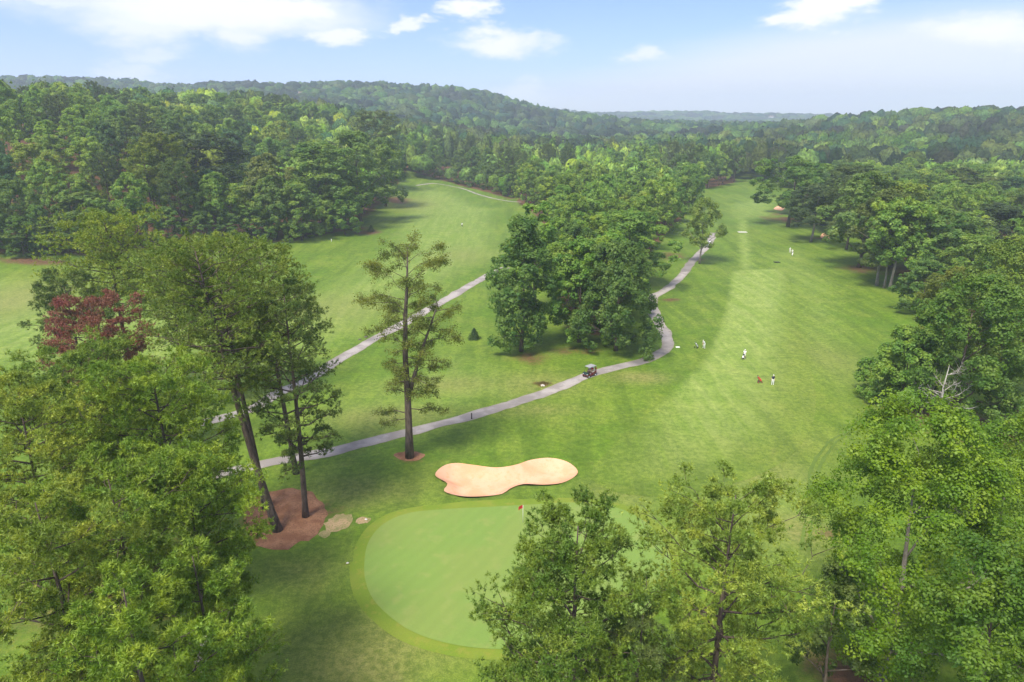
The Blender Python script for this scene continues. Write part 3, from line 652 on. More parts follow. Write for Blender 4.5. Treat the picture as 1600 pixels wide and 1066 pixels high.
# plush pines massed along the near left side
LG = 'plush pines massed beside the putting green'
for i, (px, top, d, R, base, col) in enumerate([(245, 548, 49, 5.1, .46, P_FRONT), (140, 530, 57, 5.6, .50, (.165, .250, .024)), (30, 592, 46, 5.8, .46, (.235, .300, .026)), (280, 690, 41, 4.0, .34, P_FRONT), (165, 720, 36, 5.0, .32, (.180, .275, .022)), (60, 765, 32, 4.8, .28, (.215, .280, .026)), (290, 860, 33, 3.2, .12, (.182, .278, .022)), (190, 900, 27, 3.8, .08, P_FRONT)]):
    near_pine(px, top, d, R, base, col, ['bright plush pine whose crown is the highest beside the straw bed', 'darker pine close in front of the reddish dead pine', 'yellow-green pine with browning tips at the edge of the plush pines', 'plush pine with its flank along the open turf by the straw bed', 'pine with bare twigs showing in its crown amid the plush pines', 'pine with brownish cones and grey bole amid the plush pines', 'low plush pine overhanging the narrow grey path', 'lowest plush pine crown beside the narrow grey path'][i], 31+i, nbr=40 if i < 3 else 32, tufts_per=15, group=LG, clump=1.15, inner=.06, twigs=11)
# two pines rising in front of the green
near_pine(905, 798, 31, 4.7, .20, (.130, .205, .020), 'dark dense pine rising before the putting green', 51, nbr=46, tufts_per=22, needles=15, nlen=.24, nwid=.040, core=4, inner=.12, twigs=11, clump=1.15)
near_pine(1150, 750, 34, 4.9, .30, (.215, .290, .032), 'thin yellow-green pine with open boughs beside the dark dense pine', 52, nbr=44, tufts_per=20, needles=14, nlen=.25, nwid=.040, fill=1.15, core=3, inner=.15)
near_pine(1010, 960, 29, 2.6, .12, (.105, .145, .034), 'small open pine between the dark dense pine and the thin one', 53, nbr=26, tufts_per=11, needles=14, nlen=.24, nwid=.034, core=2)

# lone cypress-like conifer by the bunker, with a second leader
def cypress():
    p = base_on(640, 715); H = top_z(380, p[1])-p[2]; rng = np.random.default_rng(5)
    e = empty('cypress_tree', p); tb = MB()
    lead = [np.array([0, 0, -.5]), np.array([.1, 0, 4.]), np.array([.15, 0, 9.]), np.array([.1, .1, 14.]), np.array([.35, .1, 19.]), np.array([.8, .1, 23.5]), np.array([1.0, .1, H*.985])]
    tb.tube(lead, [.62, .46, .40, .34, .26, .15, .03], 10); obj('trunk', tb.mesh('cypress_trunk', M_bark, True), e)
    sec = [np.array([.15, 0, 7.6]), np.array([1.0, -.2, 11.]), np.array([2.3, -.3, 15.]), np.array([3.6, -.3, 18.5]), np.array([4.4, -.3, 20.8])]
    sb = MB(); sb.tube(sec, [.27, .24, .18, .11, .03], 8); obj('second_leader', sb.mesh('cypress_leader', M_bark, True), e)
    Pn, Nn = [], []
    def bough(p0, h, ln, up, r0):
        B = [p0]
        for s in (.3, .6, .85, 1.0): B.append(p0+h*ln*s+np.array([0, 0, ln*(up*s-.30*s*s)])+rng.normal(0, .05*ln, 3))
        B = np.array(B); m = MB(); m.tube(B, [r0, r0*.7, r0*.45, r0*.25, .012], 5); bl = np.linspace(0, 1, 5)
        for j in range(max(6, int(ln*3.4))):
            s = rng.uniform(.22, 1.0); b0 = np.array([np.interp(s, bl, B[:, c]) for c in range(3)]); sd = np.array([-h[1], h[0], 0])*(1 if j % 2 else -1)
            dr = unit(h*rng.uniform(.1, .8)+sd*rng.uniform(.2, .9)+np.array([0, 0, rng.uniform(-.55, .65)])); tl = rng.uniform(.5, 1.25)*(.6+.10*ln); b1 = b0+dr*tl
            m.tube([b0, b1], [.022, .008], 3); k = int(50*tl); w = rng.uniform(.15, 1.05, k)
            q = b0+dr*tl*w[:, None]+rng.normal(size=(k, 3))*np.array([.26, .26, .20])+np.array([0, 0, -.10]); Pn.append(q); Nn.append(unit(np.array([0, 0, .7])+rng.normal(size=(k, 3))*.6))
        obj('limb', m.mesh('cypress_limb', M_bark, True), e)
    def on(line, z):
        a = np.array(line); return np.array([np.interp(z, a[:, 2], a[:, c]) for c in range(3)])
    for i in range(38):
        t = i/37.; z = 8.5+(H*.97-8.5)*t; a = i*2.39996+.4; ln = (2.2+3.2*math.sin(min(1, t**1.5)*math.pi*.80+.35))*rng.uniform(.7, 1.15)*(.72 if .15 < t < .42 else 1.0)
        bough(on(lead, z), np.array([math.cos(a), math.sin(a)*.9, 0]), ln, .30+.65*t**2, .085*(1-.6*t))
    for z, az, ln in ((6.2, 2.9, 4.2), (6.9, .2, 4.6), (5.6, 3.6, 3.0)): bough(on(lead, z), np.array([math.cos(az), math.sin(az), 0]), ln, .18, .08)
    for i in range(15):
        t = i/14.; z = 9.5+11*t; a = i*2.39996+.2; h = np.array([math.cos(a)+.45, math.sin(a)*.8, 0]); bough(on(sec, z), unit(h), (2.4+2.0*math.sin(t*math.pi))*rng.uniform(.75, 1.1), .20+.3*t, .06)
    v, f = leaf_quads(np.concatenate(Pn), np.concatenate(Nn), .24, rng, .42); c = obj('crown', mesh_from('cypress_crown', v, f, M_leaf), e); c.color = (.165, .205, .032, 1)
    tag(e, 'tall sparse feathery conifer with a second leader standing alone by the bunker', 'tree')
cypress()

# sweetgums and oaks on the near right
def near_leaf(px, top, d, R, base, shape, ncl, nl, size, col, label, seed, zc=14, name='broadleaf_tree', loc=None, parts=True, group=None, **kw):
    p = loc if loc is not None else at_col(px, d, zc); H = top_z(top, p[1])-p[2]
    return plant_tree(name, broadleaf(name, seed, H, R, base, shape, ncl, nl, size, parts, **kw), p, 0, 1, col, label, group)
near_leaf(1425, 636, 43, 7.0, .10, 'round', 70, 60000, .225, (.178, .290, .018), 'big bright green sweetgum overhanging the turf before the thin pine', 61, sprays=14, lump=1.2, bark=M_pale)
near_leaf(1585, 655, 47, 6.6, .10, 'round', 54, 44000, .225, (.160, .265, .020), 'bright green sweetgum behind the big one with grey dead twigs', 62, sprays=14, lump=1.2, bark=M_pale)
near_leaf(1520, 850, 32, 5.2, .06, 'round', 44, 32000, .215, (.120, .215, .020), 'darker green sweetgum low beneath the two bright ones', 63, sprays=14, lump=1.2, zc=8)
near_leaf(1300, 880, 40, 2.6, .10, 'bush', 18, 9000, .20, (.095, .145, .028), 'small yellowish sapling between the thin pine and the big sweetgum', 64, zc=6)
near_leaf(1425, 512, 96, 5.6, .04, 'column', 34, 19000, .38, G_MID, 'upright green tree beside the bleached dead tree at the turf edge', 65, zc=12)
near_leaf(1520, 428, 92, 8.2, .08, 'round', 58, 30000, .40, (.120, .215, .026), 'large green tree with bright upper boughs behind the dead tree', 66, zc=14, sprays=13)
near_leaf(1595, 372, 104, 9.0, .12, 'dome', 60, 28000, .42, (.165, .245, .034), 'broad yellow-tinged tree towering behind the large green tree', 67, zc=18, sprays=13)
near_leaf(1490, 418, 112, 5.0, .30, 'round', 26, 14000, .32, (.150, .190, .026), 'tree with yellow turning leaves beside the broad yellow-tinged tree', 68, zc=16)
near_leaf(1640, 500, 84, 6.5, .08, 'round', 40, 10000, .32, G_DARK, 'dark tree half hidden behind the bright sweetgums', 69, zc=12)
near_leaf(1375, 560, 101, 3.6, .02, 'bush', 18, 8000, .32, G_MID, 'small leafy tree at the turf edge below the upright green tree', 70, zc=8)

def dead_tree():
    p = base_on(1462, 668); rng = np.random.default_rng(9); H = 9.5; e = empty('dead_tree', p); tb = MB()
    tr = [np.array([0, 0, -.4]), np.array([.2, 0, 3.]), np.array([-.1, 0, 6.0]), np.array([.1, 0, H])]; tb.tube(tr, [.24, .18, .12, .02], 7); obj('trunk', tb.mesh('dead_trunk', M_dead, True), e)
    for i in range(17):
        z = rng.uniform(2.2, H*.92); a = i*2.4; q = np.array([np.interp(z, [-.4, 3, 6, H], [c[k] for c in tr]) for k in range(3)]); ln = rng.uniform(2.2, 5.2)*(1-.45*z/H); h = np.array([math.cos(a), math.sin(a), rng.uniform(.15, .8)])
        m = MB(); mid = q+h*ln*.5+rng.normal(0, .2, 3); end = q+h*ln+rng.normal(0, .3, 3); m.tube([q, mid, end], [.085, .05, .014], 4)
        for k in range(9):
            s = rng.uniform(.3, 1); b = q+(mid-q)*2*s if s < .5 else mid+(end-mid)*(2*s-1); en = b+unit(h+rng.normal(0, .8, 3))*rng.uniform(.6, 1.7); m.tube([b, (b+en)/2+rng.normal(0, .08, 3), en], [.035, .022, .01], 3)
        obj('limb', m.mesh('dead_limb', M_dead, True), e)
    tag(e, 'bleached bare dead tree before the green trees at the turf edge', 'tree')
dead_tree()

# ------------------------------------------------------------------ the woods: a few kinds of tree, copied one by one
rnd = random.Random(4)
K_ROUND = [broadleaf('oak', 100+i, 22, 7.0, b, s, n, 17000, .47, sprays=10) for i, (b, s, n) in enumerate(((.22, 'round', 34), (.18, 'dome', 38), (.24, 'vase', 34), (.12, 'round', 42)))]
K_LOW = [broadleaf('low_tree', 120+i, 20, 6.6, b, s, n, 20000, .46, sprays=10) for i, (b, s, n) in enumerate(((.03, 'bush', 40), (.04, 'column', 40), (.03, 'bush', 48)))]
K_TALL = [broadleaf('tall_tree', 140+i, 25, 5.2, b, s, n, 15000, .46, sprays=10) for i, (b, s, n) in enumerate(((.12, 'column', 36), (.2, 'round', 32)))]
K_PINE = [pine('wood_pine', 160+i, 27, 5.2, b, 40, 10, 8, .55, .12, twigs=8, core=3) for i, b in enumerate((.45, .38, .52))]
K_PALE = [broadleaf('pale_trunk_tree', 180+i, 21, 6.4, b, s, n, 16000, .46, bark=M_pale, sprays=10) for i, (b, s, n) in enumerate(((.30, 'vase', 34), (.26, 'round', 32)))]
KINDS = {'round': (K_ROUND, 22, 7.0), 'low': (K_LOW, 20, 6.6), 'tall': (K_TALL, 25, 5.2), 'pine': (K_PINE, 27, 5.2), 'pale': (K_PALE, 21, 6.4)}
PLANTED = []; WOOD = []; FILL = []

def jitter(c, a=.14):
    k = 1+rnd.uniform(-a, a); return (c[0]*k*(1+rnd.uniform(-.08, .10)), c[1]*k, c[2]*k*(1+rnd.uniform(-.15, .15)))

def wood_tree(kind, p, H, R, col, label, group=None, name=None):
    PLANTED.append((p[0], p[1], R)); WOOD.append((kind, p, H, R, jitter(col, .10), label, group, rnd.randrange(12), rnd.uniform(0, 6.28)))

def plant_woods(most=285):
    """trees that show in the view become single objects, largest first; those that only fill the wood behind them join the distant mass; those nothing shows of are left out"""
    W, Hh = 400, 266; cov = np.zeros((Hh, W), bool); yy, xx = np.mgrid[0:Hh, 0:W]; vis = []
    cp, sp = math.cos(PITCH), math.sin(PITCH)
    for i in sorted(range(len(WOOD)), key=lambda k: WOOD[k][1][1]):
        kind, p, H, R, *_ = WOOD[i]; bz = {'round': .2, 'low': .03, 'tall': .15, 'pine': .45, 'pale': .3}[kind]; zc = p[2]+H*(1+bz)/2; dz = zc-CAM_Z; dep = p[1]*cp-dz*sp
        u = 200+p[0]/dep*FPX/4; v = 133.25-(p[1]*sp+dz*cp)/dep*FPX/4; m = ((xx-u)/(R*FPX/4/dep))**2+((yy-v)/(H*(1-bz)/2*FPX/4/dep))**2 < 1
        vis.append((int((m & ~cov).sum()), i)); cov |= ((xx-u)/(R*.7*FPX/4/dep))**2+((yy-v)/(H*(1-bz)/2*.7*FPX/4/dep))**2 < 1
    vis.sort(reverse=True); n = 0
    for k, i in vis:
        kind, p, H, R, col, label, group, mi, rz = WOOD[i]; meshes, h0, r0 = KINDS[kind]
        if group is None or (k > 3 and n < most):
            n += 1; plant_tree('pine_tree' if kind == 'pine' else 'broadleaf_tree', meshes[mi % len(meshes)], p, rz, (R/r0, R/r0, H/h0), col, label, group)
        elif k > 0: FILL.append((p[0], p[1], p[2], H, R, col))
    print('wood trees', len(WOOD), 'single', n, 'filled', len(FILL))

def spec_tree(kind, px, py, top, wpx, col, label, group=None):
    """a tree whose foot, top and width show in the photograph"""
    p = base_on(px, py); H = top_z(top, p[1])-p[2]; sl = math.hypot(p[1], CAM_Z-H*.5); return wood_tree(kind, p, H, wpx/2*sl/FPX*1.04, col, label, group)

def far_tree(kind, px, top, d, wpx, col, label, group=None):
    """a tree whose foot is hidden: bearing, top row and width from the photograph, distance from its place in the wood"""
    p = at_col(px, d, 15+float(height(col_x(px, d, 15), d))); H = top_z(top, d)-p[2]; sl = math.hypot(d, 25); return wood_tree(kind, p, max(H, 7), wpx/2*sl/FPX*1.04, col, label, group)

# stand between the two holes
near_leaf(0, 340, 0, 6.2, .0, 'column', 84, 26000, .45, (.118, .215, .038), parts=False, lump=1.25, seed=71, loc=base_on(814, 549), label='dark columnar tree leafy to the ground at the tip of the central stand')
near_leaf(0, 376, 0, 8.6, .0, 'bush', 64, 28000, .42, (.115, .200, .038), parts=False, seed=72, loc=base_on(962, 548), label='wide dark tree leafy to the ground beside the bend of the cart path')
spec_tree('low', 905, 535, 372, 110, G_MID, 'green tree tucked between the columnar and the wide dark tree')
SG = 'trees of the central stand'
for (k, px, top, d, w, c, lab) in [
    ('round', 945, 372, 137, 120, G_LIGHT, 'light green tree just behind the wide dark tree in the central stand'), ('tall', 838, 318, 152, 80, G_MID, 'mid green tree rising behind the columnar tree'),
    ('round', 893, 348, 160, 80, (.120, .190, .030), 'bright yellow-green tree rising in the middle of the central stand'), ('round', 985, 330, 178, 130, G_MID, 'broad green tree over the path side of the central stand'),
    ('low', 985, 400, 150, 84, G_MID, 'green tree hugging the path side of the central stand'), ('pale', 1100, 310, 0, 66, (.200, .275, .050), 'slender pale green tree standing alone on the path by the white cart')]:
    if d: far_tree(k, px, top, d, w, c, lab)
    else: near_leaf(0, 308, 0, 6.0, .28, 'round', 34, 13000, .42, (.215, .300, .050), lab, 73, loc=base_on(1093, 412), parts=False, bark=M_pale)
def scatter(poly, spacing, seed, keep=None, tries=6000):
    rng = np.random.default_rng(seed); lo, hi = poly.min(0), poly.max(0); pts = []
    C = rng.uniform(lo, hi, (tries, 2)); sd = poly_sd(poly, C[:, 0], C[:, 1])
    for c, s in zip(C, sd):
        if s < 0: continue
        if abs(c[0]) > c[1]*.80+14: continue
        if any((c[0]-q[0])**2+(c[1]-q[1])**2 < spacing**2 for q in pts): continue
        if any((c[0]-q[0])**2+(c[1]-q[1])**2 < (spacing*.55)**2 for q in PLANTED): continue
        pts.append(c)
    return sorted(pts, key=lambda q: q[1])

def fill_wood(poly, spacing, seed, mix, group, where, hrange, rrange):
    for c in scatter(poly, spacing, seed):
        kind, col, adj = rnd.choices([m[:3] for m in mix], [m[3] for m in mix])[0]
        H = rnd.uniform(*hrange)*(1.14 if kind == 'pine' else 1.0); R = rnd.uniform(*rrange)*(.72 if kind in ('pine', 'tall') else 1.0)
        sd = float(poly_sd(poly, np.array([c[0]]), np.array([c[1]]))[0]); spot = 'at the edge of' if sd < 9 else 'inside' if sd < 26 else 'deep inside'
        size = 'tall ' if H > hrange[0]+.66*(hrange[1]-hrange[0]) else 'low ' if H < hrange[0]+.33*(hrange[1]-hrange[0]) else ''
        lab = f'{size}{adj} {spot} {where}'; wood_tree(kind, (c[0], c[1], float(height(c[0], c[1]))-.1), H, R, col, lab, lab)

fill_wood(stand_wood, 11.0, 2, [('round', G_MID, 'green rounded tree', 5), ('low', G_MID, 'green leafy tree', 3), ('tall', G_LIGHT, 'light green slender tree', 2), ('round', G_LIGHT, 'light green rounded tree', 4), ('round', G_DARK, 'dark green rounded tree', 2)], SG, 'the stand between the two holes', (17, 22), (5.5, 7.5))

# row along the right of the long hole, boles showing
for (k, px, py, top, w, c, lab) in [
    ('round', 1231, 354, 246, 104, G_DARK, 'dark oak with pale bole farthest along the row beside the long hole'), ('pale', 1267, 378, 288, 84, (.075, .125, .034), 'grey-green tree standing alone on turf before the small sand bunker'),
    ('round', 1242, 335, 250, 80, G_DARK, 'dark oak close behind the oak with the pale bole'), ('round', 1342, 418, 268, 120, G_DARK, 'dark drooping oak with a single thick bole in brown litter'),
    ('pale', 1370, 446, 296, 96, (.125, .175, .034), 'yellow-green tree with white bole at the front of the row'), ('pale', 1381, 450, 306, 70, G_LIGHT, 'light green tree with thin white bole beside the yellow-green one'),
    ('pale', 1390, 453, 312, 100, G_MID, 'green tree whose forked white bole stands last in the row'), ('round', 1433, 447, 318, 120, G_DARK, 'dark heavy oak over the brown litter beyond the white boles'),
    ('round', 1322, 390, 280, 76, (.085, .130, .034), 'grey-green rounded tree behind the dark drooping oak')]:
    spec_tree(k, px, py, top, w, c, lab)
for (k, px, top, d, w, c, lab) in [
    ('round', 1405, 286, 196, 110, G_YEL, 'tree with sunny yellow-green top above the white boles'), ('round', 1330, 258, 262, 110, (.100, .150, .034), 'pale green round-topped tree behind the grey-green one'),
    ('round', 1500, 262, 300, 96, (.105, .160, .032), 'light green domed tree deep in the wood behind the white boles'), ('round', 1490, 330, 185, 150, G_DARK, 'heavy dark oak spreading behind the white boles'), ('round', 1560, 320, 200, 130, (.062, .105, .028), 'dark oak between the domed tree and the yellow-tinged tree'),
    ('low', 1455, 405, 148, 80, G_DARK, 'dark leafy tree at the end of the brown litter')]:
    far_tree(k, px, top, d, w, c, lab)
fill_wood(right_wood, 13.0, 5, [('round', G_DARK, 'dark oak', 5), ('round', G_MID, 'green rounded tree', 4), ('pale', G_LIGHT, 'light green tree', 2), ('low', G_BLUE, 'bluish green tree', 1)], None, 'the wood behind the white boled trees', (16, 22), (6.2, 8.0))

# woods on the slope left of the upper fairway
for (k, px, top, d, w, c, lab) in [
    ('pine', 262, 205, 232, 70, P_MID, 'tall pine with visible bole in the front of the wooded slope'), ('pine', 232, 222, 228, 56, P_MID, 'slimmer pine beside the tall pine in the wooded slope'),
    ('round', 380, 290, 238, 70, G_LIGHT, 'light green tree low in front of the wooded slope'), ('round', 420, 240, 246, 84, G_OLIVE, 'olive green tree at the front of the wooded slope'), ('round', 500, 222, 268, 130, G_DARK, 'heavy dark tree bulging from the corner of the wooded slope'),
    ('low', 465, 285, 242, 70, G_MID, 'green tree leafy to the turf by the brown scar'), ('round', 560, 205, 290, 110, G_DARK, 'dark tree overhanging the upper brown scar'), ('round', 600, 215, 345, 70, G_DARK, 'last dark tree of the wooded slope along the fairway'),
    ('pine', 590, 172, 400, 60, P_DARK, 'dark pine with flat head over the end of the wooded slope'), ('low', 535, 300, 258, 60, G_MID, 'small leafy tree above the lower brown scar'),
    ('round', 300, 200, 262, 150, (.062, .096, .036), 'great grey-green oak in the middle of the wooded slope'), ('round', 70, 340, 205, 120, G_DARK, 'dark tree at the foot of the wooded slope by the brown bare soil'), ('low', 130, 300, 212, 110, G_DARK, 'dark leafy tree behind the flat-topped pine')]:
    far_tree(k, px, top, d, w, c, lab)
fill_wood(left_wood, 11.6, 7, [('round', G_MID, 'green rounded tree', 5), ('round', G_DARK, 'dark oak', 4), ('round', G_YEL, 'yellow-green tree', 2.2), ('round', G_LIGHT, 'light green tree', 3), ('pine', P_DARK, 'dark pine', 1.6), ('low', G_BLUE, 'bluish green tree', 2)], None, 'the wooded slope beside the lone golfer', (17, 24), (6.0, 8.2))
_e = spline(left_front, False, 8.5)
for i, q in enumerate(_e):
    if abs(q[0]) < q[1]*.8+10: wood_tree('low', (q[0]-3, q[1]+2, float(height(q[0]-3, q[1]+2))-.1), rnd.uniform(9, 16), rnd.uniform(4.2, 6.0), rnd.choice((G_DARK, G_MID, G_DARK)), 'low leafy tree fringing the foot of the wooded slope', 'low leafy trees fringing the wooded slope')
_e = spline(np.array([(-72, 486), (-40, 466), (-14, 424), (0, 388)]), False, 8.5)
for i, q in enumerate(_e): wood_tree('low', (q[0]-1, q[1]+5, float(height(q[0]-1, q[1]+5))-.1), rnd.uniform(9, 17), rnd.uniform(4.5, 6.2), G_DARK, 'low dark leafy tree fringing the far end of the upper fairway', 'low leafy trees fringing the upper fairway')
fill_wood(far_wood, 11.5, 9, [('pine', P_DARK, 'dark pine', 4), ('round', G_MID, 'green rounded tree', 3), ('round', G_DARK, 'dark oak', 4), ('round', G_LIGHT, 'light green tree', 1)], None, 'the wood ending the fairways', (20, 26), (5.5, 7.5))

plant_woods()

# ------------------------------------------------------------------ distant woods: one mass
HOUSES = []   # (x, y, radius) clearings
def house_spot(px, py, d0):
    """first distance beyond d0 where a two-storey roof standing on the ground shows in that pixel"""
    d = d0*.75
    while d < 3200:
        z = top_z(py, d); x = col_x(px, d, z)
        if float(height(x, d))+13.5 >= z: break
        d += 4
    return np.array([x, d, z])
house_list = [(469, 143, 1180, 14, 1), (667, 170, 1000, 10, 0), (1303, 202, 640, 11, 0), (1417, 213, 610, 7, 2), (1205, 181, 1500, 16, 1), (1130, 184, 1650, 18, 0), (395, 138, 1300, 9, 0)]
def far_forest():
    rng = np.random.default_rng(77); Pn, Nn, Sn, Cn = [], [], [], []
    tints = np.array([G_DARK, G_MID, G_MID, G_LIGHT, G_BLUE, G_OLIVE, (.062, .10, .03), (.135, .18, .034), P_DARK, (.095, .105, .04)])
    hs = [house_spot(a, b, c) for (a, b, c, *_r) in house_list]
    seen = np.full(500, -9.0); DOME = []
    def lobes(n, a, e):
        p = rng.uniform(0, 6.28, (n, 4)); k = rng.integers(3, 6, (n, 1)); f = .93+.10*np.sin(k*a[None]+p[:, :1]+1.5*np.sin(3*e[None]+p[:, 1:2]))+.07*np.sin((k+3)*a[None]-4*e[None]+p[:, 2:3])+rng.uniform(-.085, .085, (n, len(a)))
        return f[..., None]
    def domes(c, rx, rz, tt, seg, els):
        """lumpy crown shells, n at a time"""
        n = len(c); m = len(els); A = np.arange(seg)/seg*2*math.pi; E_ = np.array(els)
        U = np.stack([np.cos(E_)[:, None]*np.cos(A)[None], np.cos(E_)[:, None]*np.sin(A)[None], np.repeat(np.sin(E_)[:, None], seg, 1)], -1).reshape(-1, 3)
        V = c[:, None, :]+U[None]*np.stack([rx, rx, rz], 1)[:, None, :]*lobes(n, np.tile(A, m), np.repeat(E_, seg)); i = np.arange(seg)
        q = np.concatenate([np.stack([i+k*seg, (i+1) % seg+k*seg, (i+1) % seg+(k+1)*seg, i+(k+1)*seg], 1) for k in range(m-1)])
        DOME.append((V.reshape(-1, 3), (q[None]+(np.arange(n)*m*seg)[:, None, None]).reshape(-1, 4), np.repeat(tt, m*seg, 0)))
    for (y0, y1, sp, nq, qs) in ((415, 800, 11, 16, 1.3), (800, 1750, 16.5, 3, 2.0), (1750, 3600, 36, 2, 5.0)):
        ys = np.arange(y0, y1, sp)
        for y in ys:
            half = y*.80+30; n = int(2*half/sp); x = -half+sp*(np.arange(n)+rng.uniform(.0, 1., n)); yy = y+rng.uniform(-.5, .5, n)*sp
            k = np.ones(n, bool)
            if y < 640:
                for poly in (left_wood, right_wood, far_wood, stand_wood): k &= poly_sd(poly, x, yy) < -3
                k &= ~((y < 520) & (x > -86) & (x < 150) & (yy < 470+.0*x))
                k &= ~((x > 96) & (x < 165) & (yy < 480))
            for h in hs: k &= ~((np.abs(x-h[0]*yy/h[1]) < 7) & (yy < h[1]+8) & (yy > h[1]-55))
            gz = height(x, yy); dist = np.hypot(x, yy); bi = np.clip(((np.arctan2(x, yy)+.8)/1.6*499).astype(int), 0, 499); k &= (gz+27-CAM_Z)/dist > seen[bi]
            np.maximum.at(seen, bi, (gz+9-CAM_Z)/dist)
            x, yy = x[k], yy[k]; n = len(x)
            if not n: continue
            R = sp*rng.choice([.42, .55, .68, .82, 1.0], n)*rng.uniform(.85, 1.15, n); H = rng.uniform(13, 26, n); Z = height(x, yy); ti = np.clip(np.round((np.sin(x/61.+yy/83.)+np.sin(x/29.-yy/47.+1.)+np.sin(yy/37.+x/151.))*1.5+4.5+rng.normal(0, 1.6, n)), 0, len(tints)-1).astype(int); tt = tints[ti]*rng.uniform(.30, .56, (n, 1))*(np.array([.92, 1, 1.2]) if y < 800 else np.array([.70, .84, 1.35]))  # tint darkened for missing self-shade and blued with distance: haze painted into the colour
            pine_like = (ti == 8) | (rng.random(n) < .12)
            D = unit(rng.normal(size=(n, nq, 3))); D[..., 2] = np.abs(D[..., 2])-.18*(rng.random((n, nq)) < .4); D = unit(D)
            lump = rng.uniform(.88, 1.05, (n, nq))
            rr = R[:, None]*lump; hh = np.where(pine_like, .34, .46)[:, None]*H[:, None]
            c = np.stack([x, yy, Z+H*np.where(pine_like, .66, .54)], 1)[:, None, :]
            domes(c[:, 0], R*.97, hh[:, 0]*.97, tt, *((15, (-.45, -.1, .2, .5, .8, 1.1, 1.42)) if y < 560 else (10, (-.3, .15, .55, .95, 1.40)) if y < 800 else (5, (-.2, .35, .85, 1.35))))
            P = c+np.stack([D[..., 0]*rr, D[..., 1]*rr, D[..., 2]*hh*lump], -1)
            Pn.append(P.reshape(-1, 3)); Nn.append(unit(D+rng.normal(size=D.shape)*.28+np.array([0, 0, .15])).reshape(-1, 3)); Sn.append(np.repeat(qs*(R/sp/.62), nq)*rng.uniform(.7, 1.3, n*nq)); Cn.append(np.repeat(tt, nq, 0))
    for (x, y, z, H, R, col) in FILL:
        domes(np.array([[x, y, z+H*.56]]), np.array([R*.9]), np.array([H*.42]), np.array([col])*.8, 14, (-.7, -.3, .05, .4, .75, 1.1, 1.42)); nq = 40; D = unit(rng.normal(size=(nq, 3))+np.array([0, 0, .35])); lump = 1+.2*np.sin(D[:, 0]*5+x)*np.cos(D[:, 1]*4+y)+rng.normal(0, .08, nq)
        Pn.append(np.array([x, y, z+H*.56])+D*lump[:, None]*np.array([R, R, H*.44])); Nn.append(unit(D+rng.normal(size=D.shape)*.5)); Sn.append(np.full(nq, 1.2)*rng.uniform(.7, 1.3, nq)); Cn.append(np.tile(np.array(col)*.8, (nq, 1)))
    P = np.concatenate(Pn); N = np.concatenate(Nn); S = np.concatenate(Sn); C = np.concatenate(Cn)
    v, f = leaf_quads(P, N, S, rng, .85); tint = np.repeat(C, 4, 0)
    dv = np.concatenate([q[0] for q in DOME]); k0 = len(v); fs = [f]
    for q in DOME: fs.append(q[1]+k0); k0 += len(q[0])
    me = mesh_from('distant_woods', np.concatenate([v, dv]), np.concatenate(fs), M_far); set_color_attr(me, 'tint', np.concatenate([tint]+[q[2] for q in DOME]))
    o = obj('distant_woods', me); o['kind'] = 'stuff'; o['label'] = 'hazy wooded hills stretching away behind the golf course'; o['category'] = 'forest'
    print('far quads', sum(len(q) for q in fs))
far_forest()

# ------------------------------------------------------------------ houses among the far trees
M_wall = [simple('cream_siding', (.70, .68, .62)), simple('white_siding', (.80, .80, .78)), simple('brick_red_wall', (.42, .20, .14))]
M_roofs = [simple('grey_shingle', (.20, .20, .21)), simple('brown_shingle', (.22, .17, .13))]
M_win = simple('window_glass', (.05, .06, .08), .15, .05, spec=.6); M_trim = simple('white_trim', (.80, .79, .76))
def house(px, py, d, w, style, label):
    p = house_spot(px, py, d); d = p[1]; g = float(height(p[0], d)); hw = 9.5; e = empty('house', (p[0], d, g), rnd.uniform(-.35, .35))
    dep = w*.7; m = MB(); m.box((0, 0, hw/2-1), (w, dep, hw+2)); obj('wall', m.mesh('house_wall', M_wall[style]), e)
    r = MB(); o = .6; r.prism([(-dep/2-o, hw+.02), (dep/2+o, hw+.02), (dep/2+o, hw+.25), (0, hw+dep*.36), (-dep/2-o, hw+.25)], -w/2-o, w/2+o); ro = obj('roof', r.mesh('house_roof', M_roofs[style % 2]), e)
    c = MB(); c.box((w*.3, 0, hw+dep*.36), (1.0, 1.0, 2.4)); obj('chimney', c.mesh('house_chimney', M_wall[2]), ro)
    n = max(2, int(w/3.2))
    for fl in (hw-2.2, hw-5.2):
        for i in range(n):
            x = -w/2+w*(i+.5)/n; q = MB(); q.box((x, -dep/2-.03, fl), (1.25, .1, 1.7)); wo = obj('window', q.mesh('house_window', M_trim), e)
            q = MB(); q.box((x, -dep/2-.09, fl), (1.0, .06, 1.45)); obj('pane', q.mesh('house_pane', M_win), wo)
    tag(e, label, 'house')
for q, lab in zip(house_list, ['white house with grey roof high on the hazy ridge above the wooded slope', 'small pale house amid the trees where the ridge drops', 'cream house roof showing in the wood beyond the long hole', 'small brick house deep in the wood behind the white boles', 'long white house on the far skyline beyond the long hole', 'pale house on the far skyline beside the long white one', 'pale house on the hazy ridge beside the white house']):
    house(*q[:4], q[4], lab)

